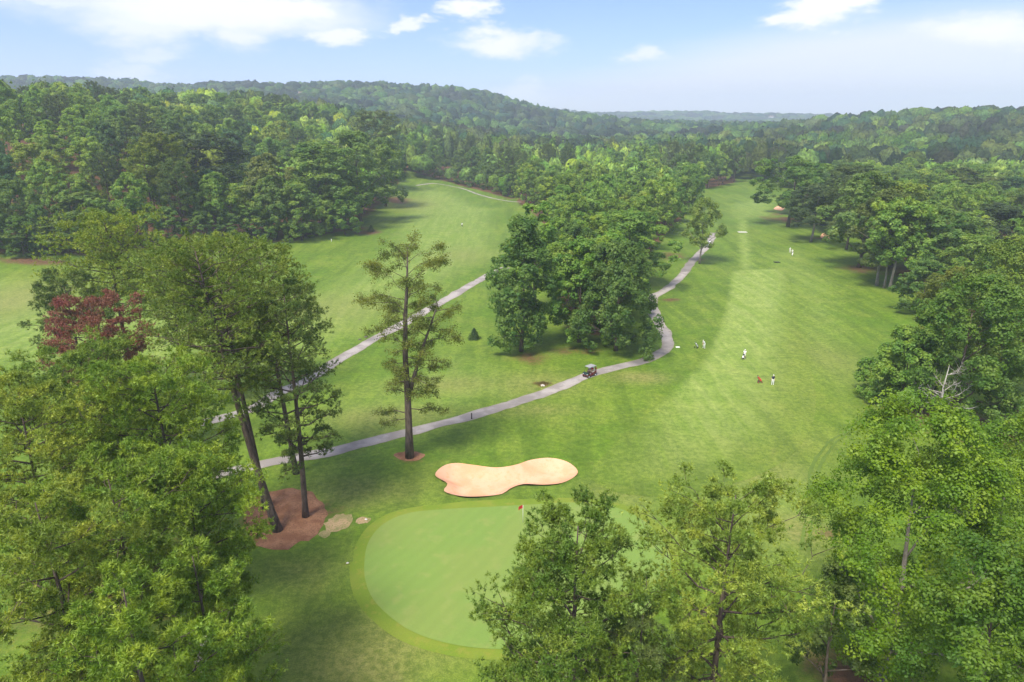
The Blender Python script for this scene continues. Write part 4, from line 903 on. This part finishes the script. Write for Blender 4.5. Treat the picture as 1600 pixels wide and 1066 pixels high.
# ------------------------------------------------------------------ shrubs and ground plants
def conifer_bush(px, py, H, R, col, label):
    p = base_on(px, py); rng = np.random.default_rng(int(px)); n = 2600; t = rng.uniform(0, 1, n)**1.3; a = rng.uniform(0, 6.28, n); rr = R*(1-t)**.8*rng.uniform(.55, 1.05, n)*(1+.2*np.sin(a*5+t*9))
    P = np.stack([rr*np.cos(a), rr*np.sin(a), .05+H*t], 1); N = unit(np.stack([np.cos(a), np.sin(a), .6+0*a], 1)+rng.normal(size=(n, 3))*.5); v, f = leaf_quads(P, N, .16, rng, .45)
    e = empty('shrub', p); m = MB(); m.tube([(0, 0, -.2), (0, 0, H*.5), (.02, 0, H*.9)], [.06, .04, .01], 6); obj('stem', m.mesh('shrub_stem', M_bark), e); c = obj('crown', mesh_from('shrub_crown', v, f, M_leaf), e); c.color = (*col, 1)
    tag(e, label, 'shrub')
conifer_bush(741, 530, 2.3, 1.35, (.035, .075, .030), 'small dark conical shrub alone on the turf by the columnar tree')
conifer_bush(580, 362, 2.6, 1.6, (.05, .085, .03), 'small dark shrub at the edge of the lower brown scar')

def weed_clump():
    p = base_on(848, 601); rng = np.random.default_rng(3); n = 900; a = rng.uniform(0, 6.28, n); r = np.abs(rng.normal(0, .5, n))*(1+.4*np.sin(a*3)); P = np.stack([1.7*r*np.cos(a), 1.1*r*np.sin(a), 0*a], 1)
    V = np.empty((n, 3, 3)); s = unit(rng.normal(size=(n, 3))*np.array([1, 1, 0]))*.035; V[:, 0] = P-s; V[:, 1] = P+s; V[:, 2] = P+np.stack([rng.normal(0, .15, n), rng.normal(0, .15, n), rng.uniform(.25, .7, n)*np.clip(1.1-r*.5, .2, 1)], 1)
    c = obj('weed_clump', mesh_from('weed_clump', V.reshape(-1, 3), np.arange(3*n).reshape(-1, 3), M_leaf), loc=p); c.color = (.26, .20, .08, 1)
    tag(c, 'clump of dry brown weeds beside the cart path below the golf cart', 'weeds')
weed_clump()

def rock(px, py, size, mat, label, seed, group=None, name='rock'):
    import bmesh
    from mathutils import noise, Vector
    bm = bmesh.new(); bmesh.ops.create_icosphere(bm, subdivisions=2, radius=1)
    for v in bm.verts: v.co = v.co*(1+.35*noise.noise(v.co*1.3+Vector((seed, 0, 0)))); v.co.z *= .55
    me = bpy.data.meshes.new(name); bm.to_mesh(me); bm.free(); me.materials.append(mat); p = base_on(px, py); o = obj(name, me, loc=(p[0], p[1], p[2]+.12*size)); o.scale = (size, size*.8, size)
    tag(o, label, 'rock', group)
M_rockd = simple('dark_stone', (.10, .085, .07)); M_rockl = simple('pale_stone', (.62, .58, .52))
rock(572, 527, .42, M_rockd, 'dark stone in the grass at the edge of the upper cart path', 1); rock(562, 531, .34, M_rockd, 'smaller dark stone beside the upper cart path', 2)
rock(848, 603, .38, M_rockl, 'white stone in the dry weeds by the cart path', 3); rock(543, 880, .13, M_rockl, 'small pale stone on the turf beside the putting green', 5)
rock(572, 812, .16, M_rockl, 'pale stone at the tip of the sandy scar', 6)

# ------------------------------------------------------------------ flagstick, posts, plates
M_white = simple('white_paint', (.80, .80, .78), .4, .03); M_red = simple('red_cloth', (.42, .03, .025), .7, .08); M_black = simple('black_rubber', (.022, .022, .024), .6, .1); M_woodd = simple('dark_timber', (.05, .04, .033), .8, .2)
M_metal = simple('brushed_metal', (.5, .5, .5), .35, .05, metal=.8); M_conc = simple('pale_concrete', (.58, .55, .50), .9, .1)
def flagstick():
    p = base_on(817, 817); e = empty('flagstick', p); m = MB(); m.tube([(0, 0, -.1), (0, 0, 2.2)], [.022, .016], 8, True); obj('pole', m.mesh('flag_pole', M_white, True), e)
    n = 8; V = []; Fc = []
    for i in range(n+1):
        u = i/n; x = -.02-u*.46; y = .05*math.sin(u*6)*u; dz = -.22*u*u
        V += [(x, y-.006, 2.18+dz), (x, y-.006, 1.78+dz*1.05), (x, y+.006, 2.18+dz), (x, y+.006, 1.78+dz*1.05)]
    for i in range(n):
        a = 4*i; Fc += [(a, a+1, a+5, a+4), (a+2, a+6, a+7, a+3), (a, a+4, a+6, a+2), (a+1, a+3, a+7, a+5)]
    Fc += [(0, 2, 3, 1), (4*n, 4*n+1, 4*n+3, 4*n+2)]
    obj('flag', mesh_from('flag_cloth', V, Fc, M_red), e)
    m = MB(); m.tube([(0, 0, .0), (0, 0, .012)], [.054, .054], 16, True); obj('cup', m.mesh('hole_cup', M_white), e)
    tag(e, 'white flagstick with red flag standing in the putting green', 'flag')
flagstick()
def post(px, py, H, r, mat, label):
    p = base_on(px, py); e = empty('marker_post', p); m = MB(); m.tube([(0, 0, -.3), (0, 0, H*.92)], [r, r], 10, True); obj('shaft', m.mesh('post_shaft', mat, True), e)
    m = MB(); m.tube([(0, 0, H*.92), (0, 0, H*.97), (0, 0, H)], [r*1.15, r*1.1, r*.5], 10, True); obj('cap', m.mesh('post_cap', mat, True), e); tag(e, label, 'post')
post(737, 655, .95, .085, M_woodd, 'short dark timber post at the edge of the cart path')
post(518, 378, 1.1, .08, M_white, 'short white post at the foot of the wooded slope')
def plate(px, py, dims, mat, label, cat, name, rz=0.0):
    p = base_on(px, py); e = empty(name, p, rz); m = MB(); m.box((0, 0, .04), (dims[0], dims[1], .14)); obj('slab', m.mesh(name+'_slab', mat), e)
    m = MB(); m.box((0, 0, .125), (dims[0]*.86, dims[1]*.8, .03)); obj('lid', m.mesh(name+'_lid', mat), e); tag(e, label, cat)
plate(1059, 543, (.75, .4), M_white, 'low white distance plate on the turf near the two push carts', 'plate', 'distance_plate')
plate(1160, 363, (3.4, 2.0), M_conc, 'pale concrete pad at the head of the narrow mown strip', 'pad', 'concrete_pad')
plate(1214, 410, (1.7, 1.5), M_black, 'dark drain cover in the long hole turf', 'drain', 'drain_cover')

# ------------------------------------------------------------------ golfers
M_skin = simple('skin', (.52, .32, .22), .55, .05); M_hair = simple('dark_hair', (.03, .022, .016), .6, .1)
CLOTH = {k: simple(k+'_cloth', c, .85, .06) for k, c in dict(white=(.78, .78, .76), navy=(.02, .026, .06), black=(.02, .02, .022), red=(.40, .045, .04), khaki=(.42, .35, .24), grey=(.22, .23, .24)).items()}
def capsule(m, a, b, ra, rb, n=10):
    a = np.array(a, float); b = np.array(b, float); d = unit(b-a); m.tube([a-d*ra*.8, a-d*ra*.45, a, b, b+d*rb*.45, b+d*rb*.8], [ra*.5, ra*.86, ra, rb, rb*.86, rb*.5], n, True)

def remesh(o, vox):
    r = o.modifiers.new('fuse', 'REMESH'); r.mode = 'VOXEL'; r.voxel_size = vox; r.use_smooth_shade = True
    s = o.modifiers.new('soften', 'SMOOTH'); s.factor = .5; s.iterations = 4

def person(loc, rz, pose, top, bottom, hat, label, parent=None):
    """body fused into one surface; shirt, trousers, shoes and cap are its clothing"""
    e = empty('person', loc, rz); J = POSES[pose]; S = lambda k: np.array(J[k], float)
    body = MB(); hd = S('head')
    capsule(body, S('neck'), hd+np.array([0, .01, -.05]), .055, .058)
    body.tube([hd+np.array([0, .012, z]) for z in (-.115, -.09, -.05, 0, .05, .09, .115)], [.035, .06, .076, .084, .083, .062, .02], 14, True)
    f = np.array([0, 1, 0]); capsule(body, hd+np.array([0, .09, -.005]), hd+np.array([0, .105, -.03]), .012, .016, 6)
    for s in (-1, 1): capsule(body, hd+np.array([s*.082, .0, -.02]), hd+np.array([s*.084, -.005, .012]), .014, .014, 6)
    capsule(body, hd+np.array([-.02, .078, -.058]), hd+np.array([.02, .078, -.058]), .01, .01, 6)
    capsule(body, S('chest'), S('pelvis'), .135, .125, 12); capsule(body, S('chest')+np.array([-.10, 0, .06]), S('chest')+np.array([.10, 0, .06]), .085, .085); capsule(body, S('chest')+np.array([0, 0, .05]), S('neck'), .09, .055)
    for s in ('l', 'r'):
        capsule(body, S('sh_'+s), S('el_'+s), .052, .042); capsule(body, S('el_'+s), S('wr_'+s), .040, .028)
        w = S('wr_'+s); d = unit(w-S('el_'+s)); sx = unit(np.cross(d, [0, 1, .2])); nrm = np.cross(d, sx); pal = w+d*.055; capsule(body, w, pal+d*.03, .026, .034, 8)
        for k in range(4):
            b0 = pal+d*.035+sx*(k-1.5)*.021; l = (.062, .072, .068, .052)[k]; m1 = b0+d*l*.55-nrm*.008; capsule(body, b0, m1, .0105, .0095, 6); capsule(body, m1, m1+d*l*.42-nrm*.028, .0095, .008, 6)
        capsule(body, pal-sx*.02, pal-sx*.058+d*.028, .012, .011, 6); capsule(body, pal-sx*.058+d*.028, pal-sx*.064+d*.058, .011, .009, 6)
        capsule(body, S('hip_'+s), S('kn_'+s), .082, .056); capsule(body, S('kn_'+s), S('an_'+s), .054, .036); capsule(body, S('an_'+s), S('an_'+s)+np.array([0, .03, -.03]), .038, .036, 8)
    o = obj('body', body.mesh('person_body', M_skin), e); remesh(o, .014)
    sh = MB(); capsule(sh, S('chest'), S('pelvis')+np.array([0, 0, .05]), .150, .142, 12); capsule(sh, S('chest')+np.array([-.12, 0, .06]), S('chest')+np.array([.12, 0, .06]), .096, .096); capsule(sh, S('chest')+np.array([0, 0, .05]), S('neck')-np.array([0, 0, .06]), .10, .066)
    for s in ('l', 'r'): capsule(sh, S('sh_'+s), S('sh_'+s)+(S('el_'+s)-S('sh_'+s))*.62, .068, .062)
    o = obj('shirt', sh.mesh('person_shirt', CLOTH[top]), e); remesh(o, .020)
    tr = MB(); capsule(tr, S('pelvis')+np.array([0, 0, .05]), S('pelvis')-np.array([0, 0, .05]), .140, .135, 12)
    for s in ('l', 'r'):
        q = S('kn_'+s)
        if bottom[1] == 'long': capsule(tr, S('hip_'+s), q, .097, .074); capsule(tr, q, S('an_'+s)+(q-S('an_'+s))*.06, .072, .056)
        else: capsule(tr, S('hip_'+s), S('hip_'+s)+(q-S('hip_'+s))*.82, .099, .086)
    o = obj('trousers' if bottom[1] == 'long' else 'shorts', tr.mesh('person_legwear', CLOTH[bottom[0]]), e); remesh(o, .020)
    for s in ('l', 'r'):
        m = MB(); a = S('an_'+s); capsule(m, a+np.array([0, -.05, -.045]), a+np.array([0, .16, -.052]), .045, .040, 10); q = obj('shoe', m.mesh('person_shoe', M_white, True), e)
    m = MB(); m.tube([hd+np.array([0, 0, z]) for z in (.02, .05, .09, .12, .13)], [.092, .092, .075, .04, .005], 14, True); c = obj('cap', m.mesh('person_cap', CLOTH[hat], True), e)
    m = MB(); m.box(hd+np.array([0, .125, .035]), (.15, .11, .012)); obj('brim', m.mesh('person_brim', CLOTH[hat]), c)
    m = MB(); m.tube([hd+np.array([0, -.02, z]) for z in (-.075, -.04, 0, .03)], [.06, .080, .090, .090], 12, True); obj('hair', m.mesh('person_hair', M_hair, True), e)
    tag(e, label, 'person'); return e
def stand(**kw):
    J = dict(pelvis=(0, 0, .94), chest=(0, 0, 1.28), neck=(0, .01, 1.48), head=(0, .03, 1.64), sh_l=(-.19, 0, 1.40), sh_r=(.19, 0, 1.40), el_l=(-.25, -.03, 1.12), el_r=(.25, -.03, 1.12), wr_l=(-.25, .07, .88), wr_r=(.25, .07, .88),
             hip_l=(-.10, 0, .90), hip_r=(.10, 0, .90), kn_l=(-.12, .03, .50), kn_r=(.12, .03, .50), an_l=(-.13, 0, .09), an_r=(.13, 0, .09)); J.update(kw); return J
POSES = {'stand': stand(), 'walk': stand(kn_l=(-.11, .16, .52), an_l=(-.11, .26, .10), kn_r=(.11, -.04, .50), an_r=(.11, -.28, .13), el_l=(-.25, -.12, 1.13), wr_l=(-.24, -.10, .88), wr_r=(.23, .20, .92)),
         'push': stand(el_l=(-.22, .10, 1.14), el_r=(.22, .10, 1.14), wr_l=(-.14, .36, 1.04), wr_r=(.14, .36, 1.04), kn_l=(-.11, .14, .52), an_l=(-.11, .20, .10), kn_r=(.11, -.04, .50), an_r=(.11, -.24, .12)),
         'address': stand(chest=(0, .14, 1.24), neck=(0, .24, 1.42), head=(0, .31, 1.56), pelvis=(0, -.05, .93), hip_l=(-.10, -.05, .89), hip_r=(.10, -.05, .89), sh_l=(-.18, .18, 1.34), sh_r=(.18, .18, 1.34), el_l=(-.15, .30, 1.10), el_r=(.15, .30, 1.10), wr_l=(-.03, .38, .88), wr_r=(.03, .39, .84), kn_l=(-.17, .06, .50), kn_r=(.17, .06, .50), an_l=(-.2, 0, .09), an_r=(.2, 0, .09)),
         'sit': stand(pelvis=(0, 0, .10), chest=(0, -.05, .44), neck=(0, -.04, .64), head=(0, 0, .80), sh_l=(-.19, -.05, .56), sh_r=(.19, -.05, .56), el_l=(-.23, .10, .34), el_r=(.23, .10, .34), wr_l=(-.13, .34, .36), wr_r=(.13, .34, .36), hip_l=(-.10, .02, .08), hip_r=(.10, .02, .08), kn_l=(-.12, .44, .12), kn_r=(.12, .44, .12), an_l=(-.12, .50, -.28), an_r=(.12, .50, -.28))}

def golf_bag(m_bag, m_trim, parent=None):
    """bag standing along z, clubs in its mouth"""
    out = []
    b = MB(); b.tube([(0, 0, .0), (0, 0, .06), (0, 0, .45), (0, 0, .80), (0, 0, .86)], [.13, .135, .12, .135, .14], 14, True); out.append(('bag_body', b.mesh('bag_body', m_bag, True)))
    b = MB(); b.box((0, .14, .30), (.2, .1, .36), .9); out.append(('pocket', b.mesh('bag_pocket', m_trim)))
    for k in range(6):
        a = k*1.05; b = MB(); x, y = .07*math.cos(a), .07*math.sin(a); b.tube([(x, y, .80), (x*1.3, y*1.3, 1.08+.03*(k % 3))], [.008, .008], 5, True)
        if k < 2: b.tube([(x*1.3, y*1.3, 1.06), (x*1.3, y*1.3+.06, 1.12), (x*1.3, y*1.3+.08, 1.17)], [.03, .055, .02], 8, True)
        else: b.box((x*1.3+.03, y*1.3, 1.12), (.08, .025, .05))
        out.append(('golf_club', b.mesh('golf_club', M_metal if k > 1 else M_black)))
    return out

def push_cart(loc, rz, m_bag, m_trim, label):
    e = empty('push_cart', loc, rz)
    fr = MB(); fr.tube([(0, .42, .16), (0, .05, .30), (0, -.40, .98)], [.022, .022, .022], 8, True); fr.tube([(-.32, -.12, .17), (0, .05, .34), (.32, -.12, .17)], [.018, .022, .018], 6, True); fr.tube([(-.2, -.42, 1.0), (.2, -.42, 1.0)], [.02, .02], 8, True); obj('frame', fr.mesh('trolley_frame', M_black, True), e)
    for x, y, r in ((-.34, -.12, .15), (.34, -.12, .15), (0, .44, .13)):
        m = MB(); m.tube([(x-.03, y, r), (x-.02, y, r), (x+.02, y, r), (x+.03, y, r)], [r*.86, r, r, r*.86], 18, True); w = obj('wheel', m.mesh('trolley_wheel', M_black, True), e)
        m = MB(); m.tube([(x-.034, y, r), (x+.034, y, r)], [r*.55, r*.55], 12, True); obj('hub', m.mesh('trolley_hub', m_trim, True), w)
    g = empty('golf_bag', (0, .30, .30)); g.parent = e; g.rotation_euler = (R_(38), 0, 0)
    for n, me in golf_bag(m_bag, m_trim): obj(n, me, g)
    tag(e, label, 'golf trolley'); return e

def stand_bag(loc, rz, m_bag, m_trim, label):
    e = empty('golf_bag', loc, rz)
    for n, me in golf_bag(m_bag, m_trim): obj(n, me, e, rot=(R_(-14), 0, 0))
    for s in (-1, 1):
        m = MB(); m.tube([(s*.06, .17, .62), (s*.22, .42, .0)], [.01, .01], 6, True); obj('leg', m.mesh('bag_leg', M_black), e)
    tag(e, label, 'golf bag'); return e

def face(px, py, tx, ty):
    a, b = ground_hit(px, py), ground_hit(tx, ty); d = b-a; return math.atan2(-d[0], d[1])
person(base_on(1100, 544), R_(120), 'address', 'white', ('white', 'long'), 'white', 'golfer all in white standing beside the white push cart near the path')
push_cart(base_on(1088, 544), R_(-60), M_white, M_black, 'push cart with white bag beside the golfer all in white')
person(base_on(1163, 560), R_(150), 'push', 'white', ('white', 'short'), 'white', 'golfer in white shirt and shorts pushing a dark trolley up the fairway')
push_cart(base_on(1161, 562), R_(150), M_black, M_white, 'dark push cart held by the golfer in white shorts')
push_cart(base_on(1186, 598), R_(-110), simple('red_vinyl', (.50, .06, .04), .5), simple('red_trim', (.55, .12, .08), .5), 'push cart with red golf bag near the golfer in navy')
person(base_on(1207, 601), R_(170), 'stand', 'navy', ('white', 'long'), 'white', 'golfer in navy shirt and white trousers near the red golf bag')
person(base_on(1234, 395), R_(160), 'push', 'white', ('white', 'long'), 'white', 'golfer in white leading the pair beside the drain cover')
push_cart(base_on(1238, 400), R_(150), M_white, M_white, 'push cart with all-white bag by the drain cover')
person(base_on(1237.5, 398), R_(150), 'walk', 'white', ('grey', 'long'), 'white', 'golfer in white shirt and grey trousers behind the white bag')
person(base_on(722, 355), R_(20), 'walk', 'white', ('black', 'long'), 'black', 'lone golfer in white shirt and dark trousers on the upper fairway')

# ------------------------------------------------------------------ golf carts
def golf_cart(loc, rz, m_body, m_front, m_roof, label, bag=None):
    """front towards +y"""
    e = empty('golf_cart', loc, rz)
    b = MB(); b.prism([(-1.15, .34), (1.12, .34), (1.16, .55), (1.02, .78), (.72, .84), (.58, .42), (-.10, .42), (-.14, .78), (-.62, .80), (-.66, .92), (-1.15, .86)], -.58, .58); obj('body', b.mesh('cart_body', m_body), e)
    b = MB(); b.prism([(.70, .845), (1.03, .785), (1.17, .56), (1.20, .58), (1.05, .83), (.72, .90)], -.60, .60); c = obj('front_cowl', b.mesh('cart_cowl', m_front), e)
    for s in (-1, 1):
        b = MB(); b.tube([(s*.42, 1.13, .66), (s*.42, 1.17, .66)], [.075, .07], 12, True); obj('headlight', b.mesh('cart_headlight', M_white, True), e)
        for y in (.86, -.80):
            w = MB(); w.tube([(s*.50, y, .24), (s*.52, y, .24), (s*.62, y, .24), (s*.64, y, .24)], [.20, .235, .235, .20], 20, True); wo = obj('wheel', w.mesh('cart_tyre', M_black, True), e)
            w = MB(); w.tube([(s*.61, y, .24), (s*.648, y, .24)], [.13, .12], 14, True); obj('rim', w.mesh('cart_rim', M_white, True), wo)
        b = MB(); b.tube([(s*.54, .72, .84), (s*.50, .46, 1.80)], [.022, .022], 8, True); obj('roof_post', b.mesh('cart_post', M_black, True), e)
        b = MB(); b.tube([(s*.54, -.78, .88), (s*.52, -.86, 1.80)], [.022, .022], 8, True); obj('roof_post', b.mesh('cart_post', M_black, True), e)
    b = MB(); b.box((0, -.38, .85), (1.06, .50, .12)); obj('seat', b.mesh('cart_seat', M_seat), e); b = MB(); b.box((0, -.66, 1.12), (1.06, .11, .42), .96); obj('backrest', b.mesh('cart_backrest', M_seat), e)
    b = MB(); b.box((0, -.20, 1.83), (1.16, 1.62, .05)); b.box((0, -.20, 1.87), (1.06, 1.5, .05), .94); obj('roof', b.mesh('cart_roof', m_roof), e)
    b = MB(); b.tube([(-.27, .60, .80), (-.27, .30, 1.08)], [.02, .02], 8, True)
    k = 16; ring = [np.array([-.27, .29, 1.10])+.17*np.array([math.cos(q), math.sin(q)*.55, math.sin(q)*.83]) for q in np.linspace(0, 2*math.pi, k+1)]; b.tube(ring, [.014]*(k+1), 6); obj('steering_wheel', b.mesh('cart_steering', M_black, True), e)
    b = MB(); b.prism([(.68, .90), (.71, .90), (.49, 1.78), (.47, 1.78)], -.50, .50); obj('windscreen', b.mesh('cart_windscreen', M_glass), e)
    tag(e, label, 'golf cart'); return e
M_seat = simple('cream_vinyl', (.60, .56, .48), .5)
M_glass, _nt, _out = new_mat('clear_plastic'); _g = nd(_nt, 'ShaderNodeBsdfGlass', ins={'Roughness': .02, 'IOR': 1.05}); _nt.links.new(_g.outputs[0], _out.inputs[0])
M_maroon = simple('maroon_paint', (.16, .025, .03), .3, .04, spec=.5); M_green_p = simple('dark_green_paint', (.014, .03, .026), .3, .05, spec=.5); M_roofg = simple('grey_plastic', (.30, .30, .31), .5, .04)
def riders(cart_loc, rz, who):
    for sx, (t, bt, hat, lab) in zip((-.27, .27), who):
        o = np.array([sx*math.cos(rz)+.36*math.sin(rz), sx*math.sin(rz)-.36*math.cos(rz), .92]); person(np.array(cart_loc)+o, rz, 'sit', t, bt, hat, lab)
cp = base_on(921, 588); crz = face(921, 588, 880, 604)
golf_cart(cp, crz, M_maroon, M_green_p, M_roofg, 'maroon golf cart with dark green front and grey roof on the cart path')
riders(cp, crz, (('red', ('khaki', 'short'), 'white', 'rider in red shirt at the wheel of the maroon golf cart'), ('white', ('khaki', 'short'), 'white', 'rider in white shirt beside the driver of the maroon golf cart')))
for sx, mb in ((.26, M_white), (-.26, CLOTH['red'])):
    q = cp+np.array([sx*math.cos(crz)+1.32*math.sin(crz), sx*math.sin(crz)-1.32*math.cos(crz), .46]); e = empty('golf_bag', q, crz)
    for n, me in golf_bag(mb, M_white): obj(n, me, e)
    tag(e, 'white golf bag strapped behind the maroon golf cart' if sx > 0 else 'red golf bag strapped behind the maroon golf cart', 'golf bag')
wp = base_on(1107, 386); golf_cart(wp, face(1107, 386, 1090, 405), M_white, M_white, M_white, 'white golf cart on the path behind the slender pale green tree')

# ------------------------------------------------------------------ the air
def haze():
    x0, x1, y0, y1, z0, z1 = -4700, 4700, -900, 4700, -30, 185
    m = MB(); m.box(((x0+x1)/2, (y0+y1)/2, (z0+z1)/2), (x1-x0, y1-y0, z1-z0)); mt, nt, out = new_mat('humid_air')
    v = nd(nt, 'ShaderNodeVolumePrincipled'); v.inputs['Color'].default_value = (.80, .90, 1.0, 1); v.inputs['Density'].default_value = HAZE; v.inputs['Anisotropy'].default_value = .2
    nt.links.new(v.outputs[0], out.inputs['Volume']); o = obj('haze', m.mesh('haze', mt)); o['kind'] = 'stuff'
HAZE = .00029
haze()
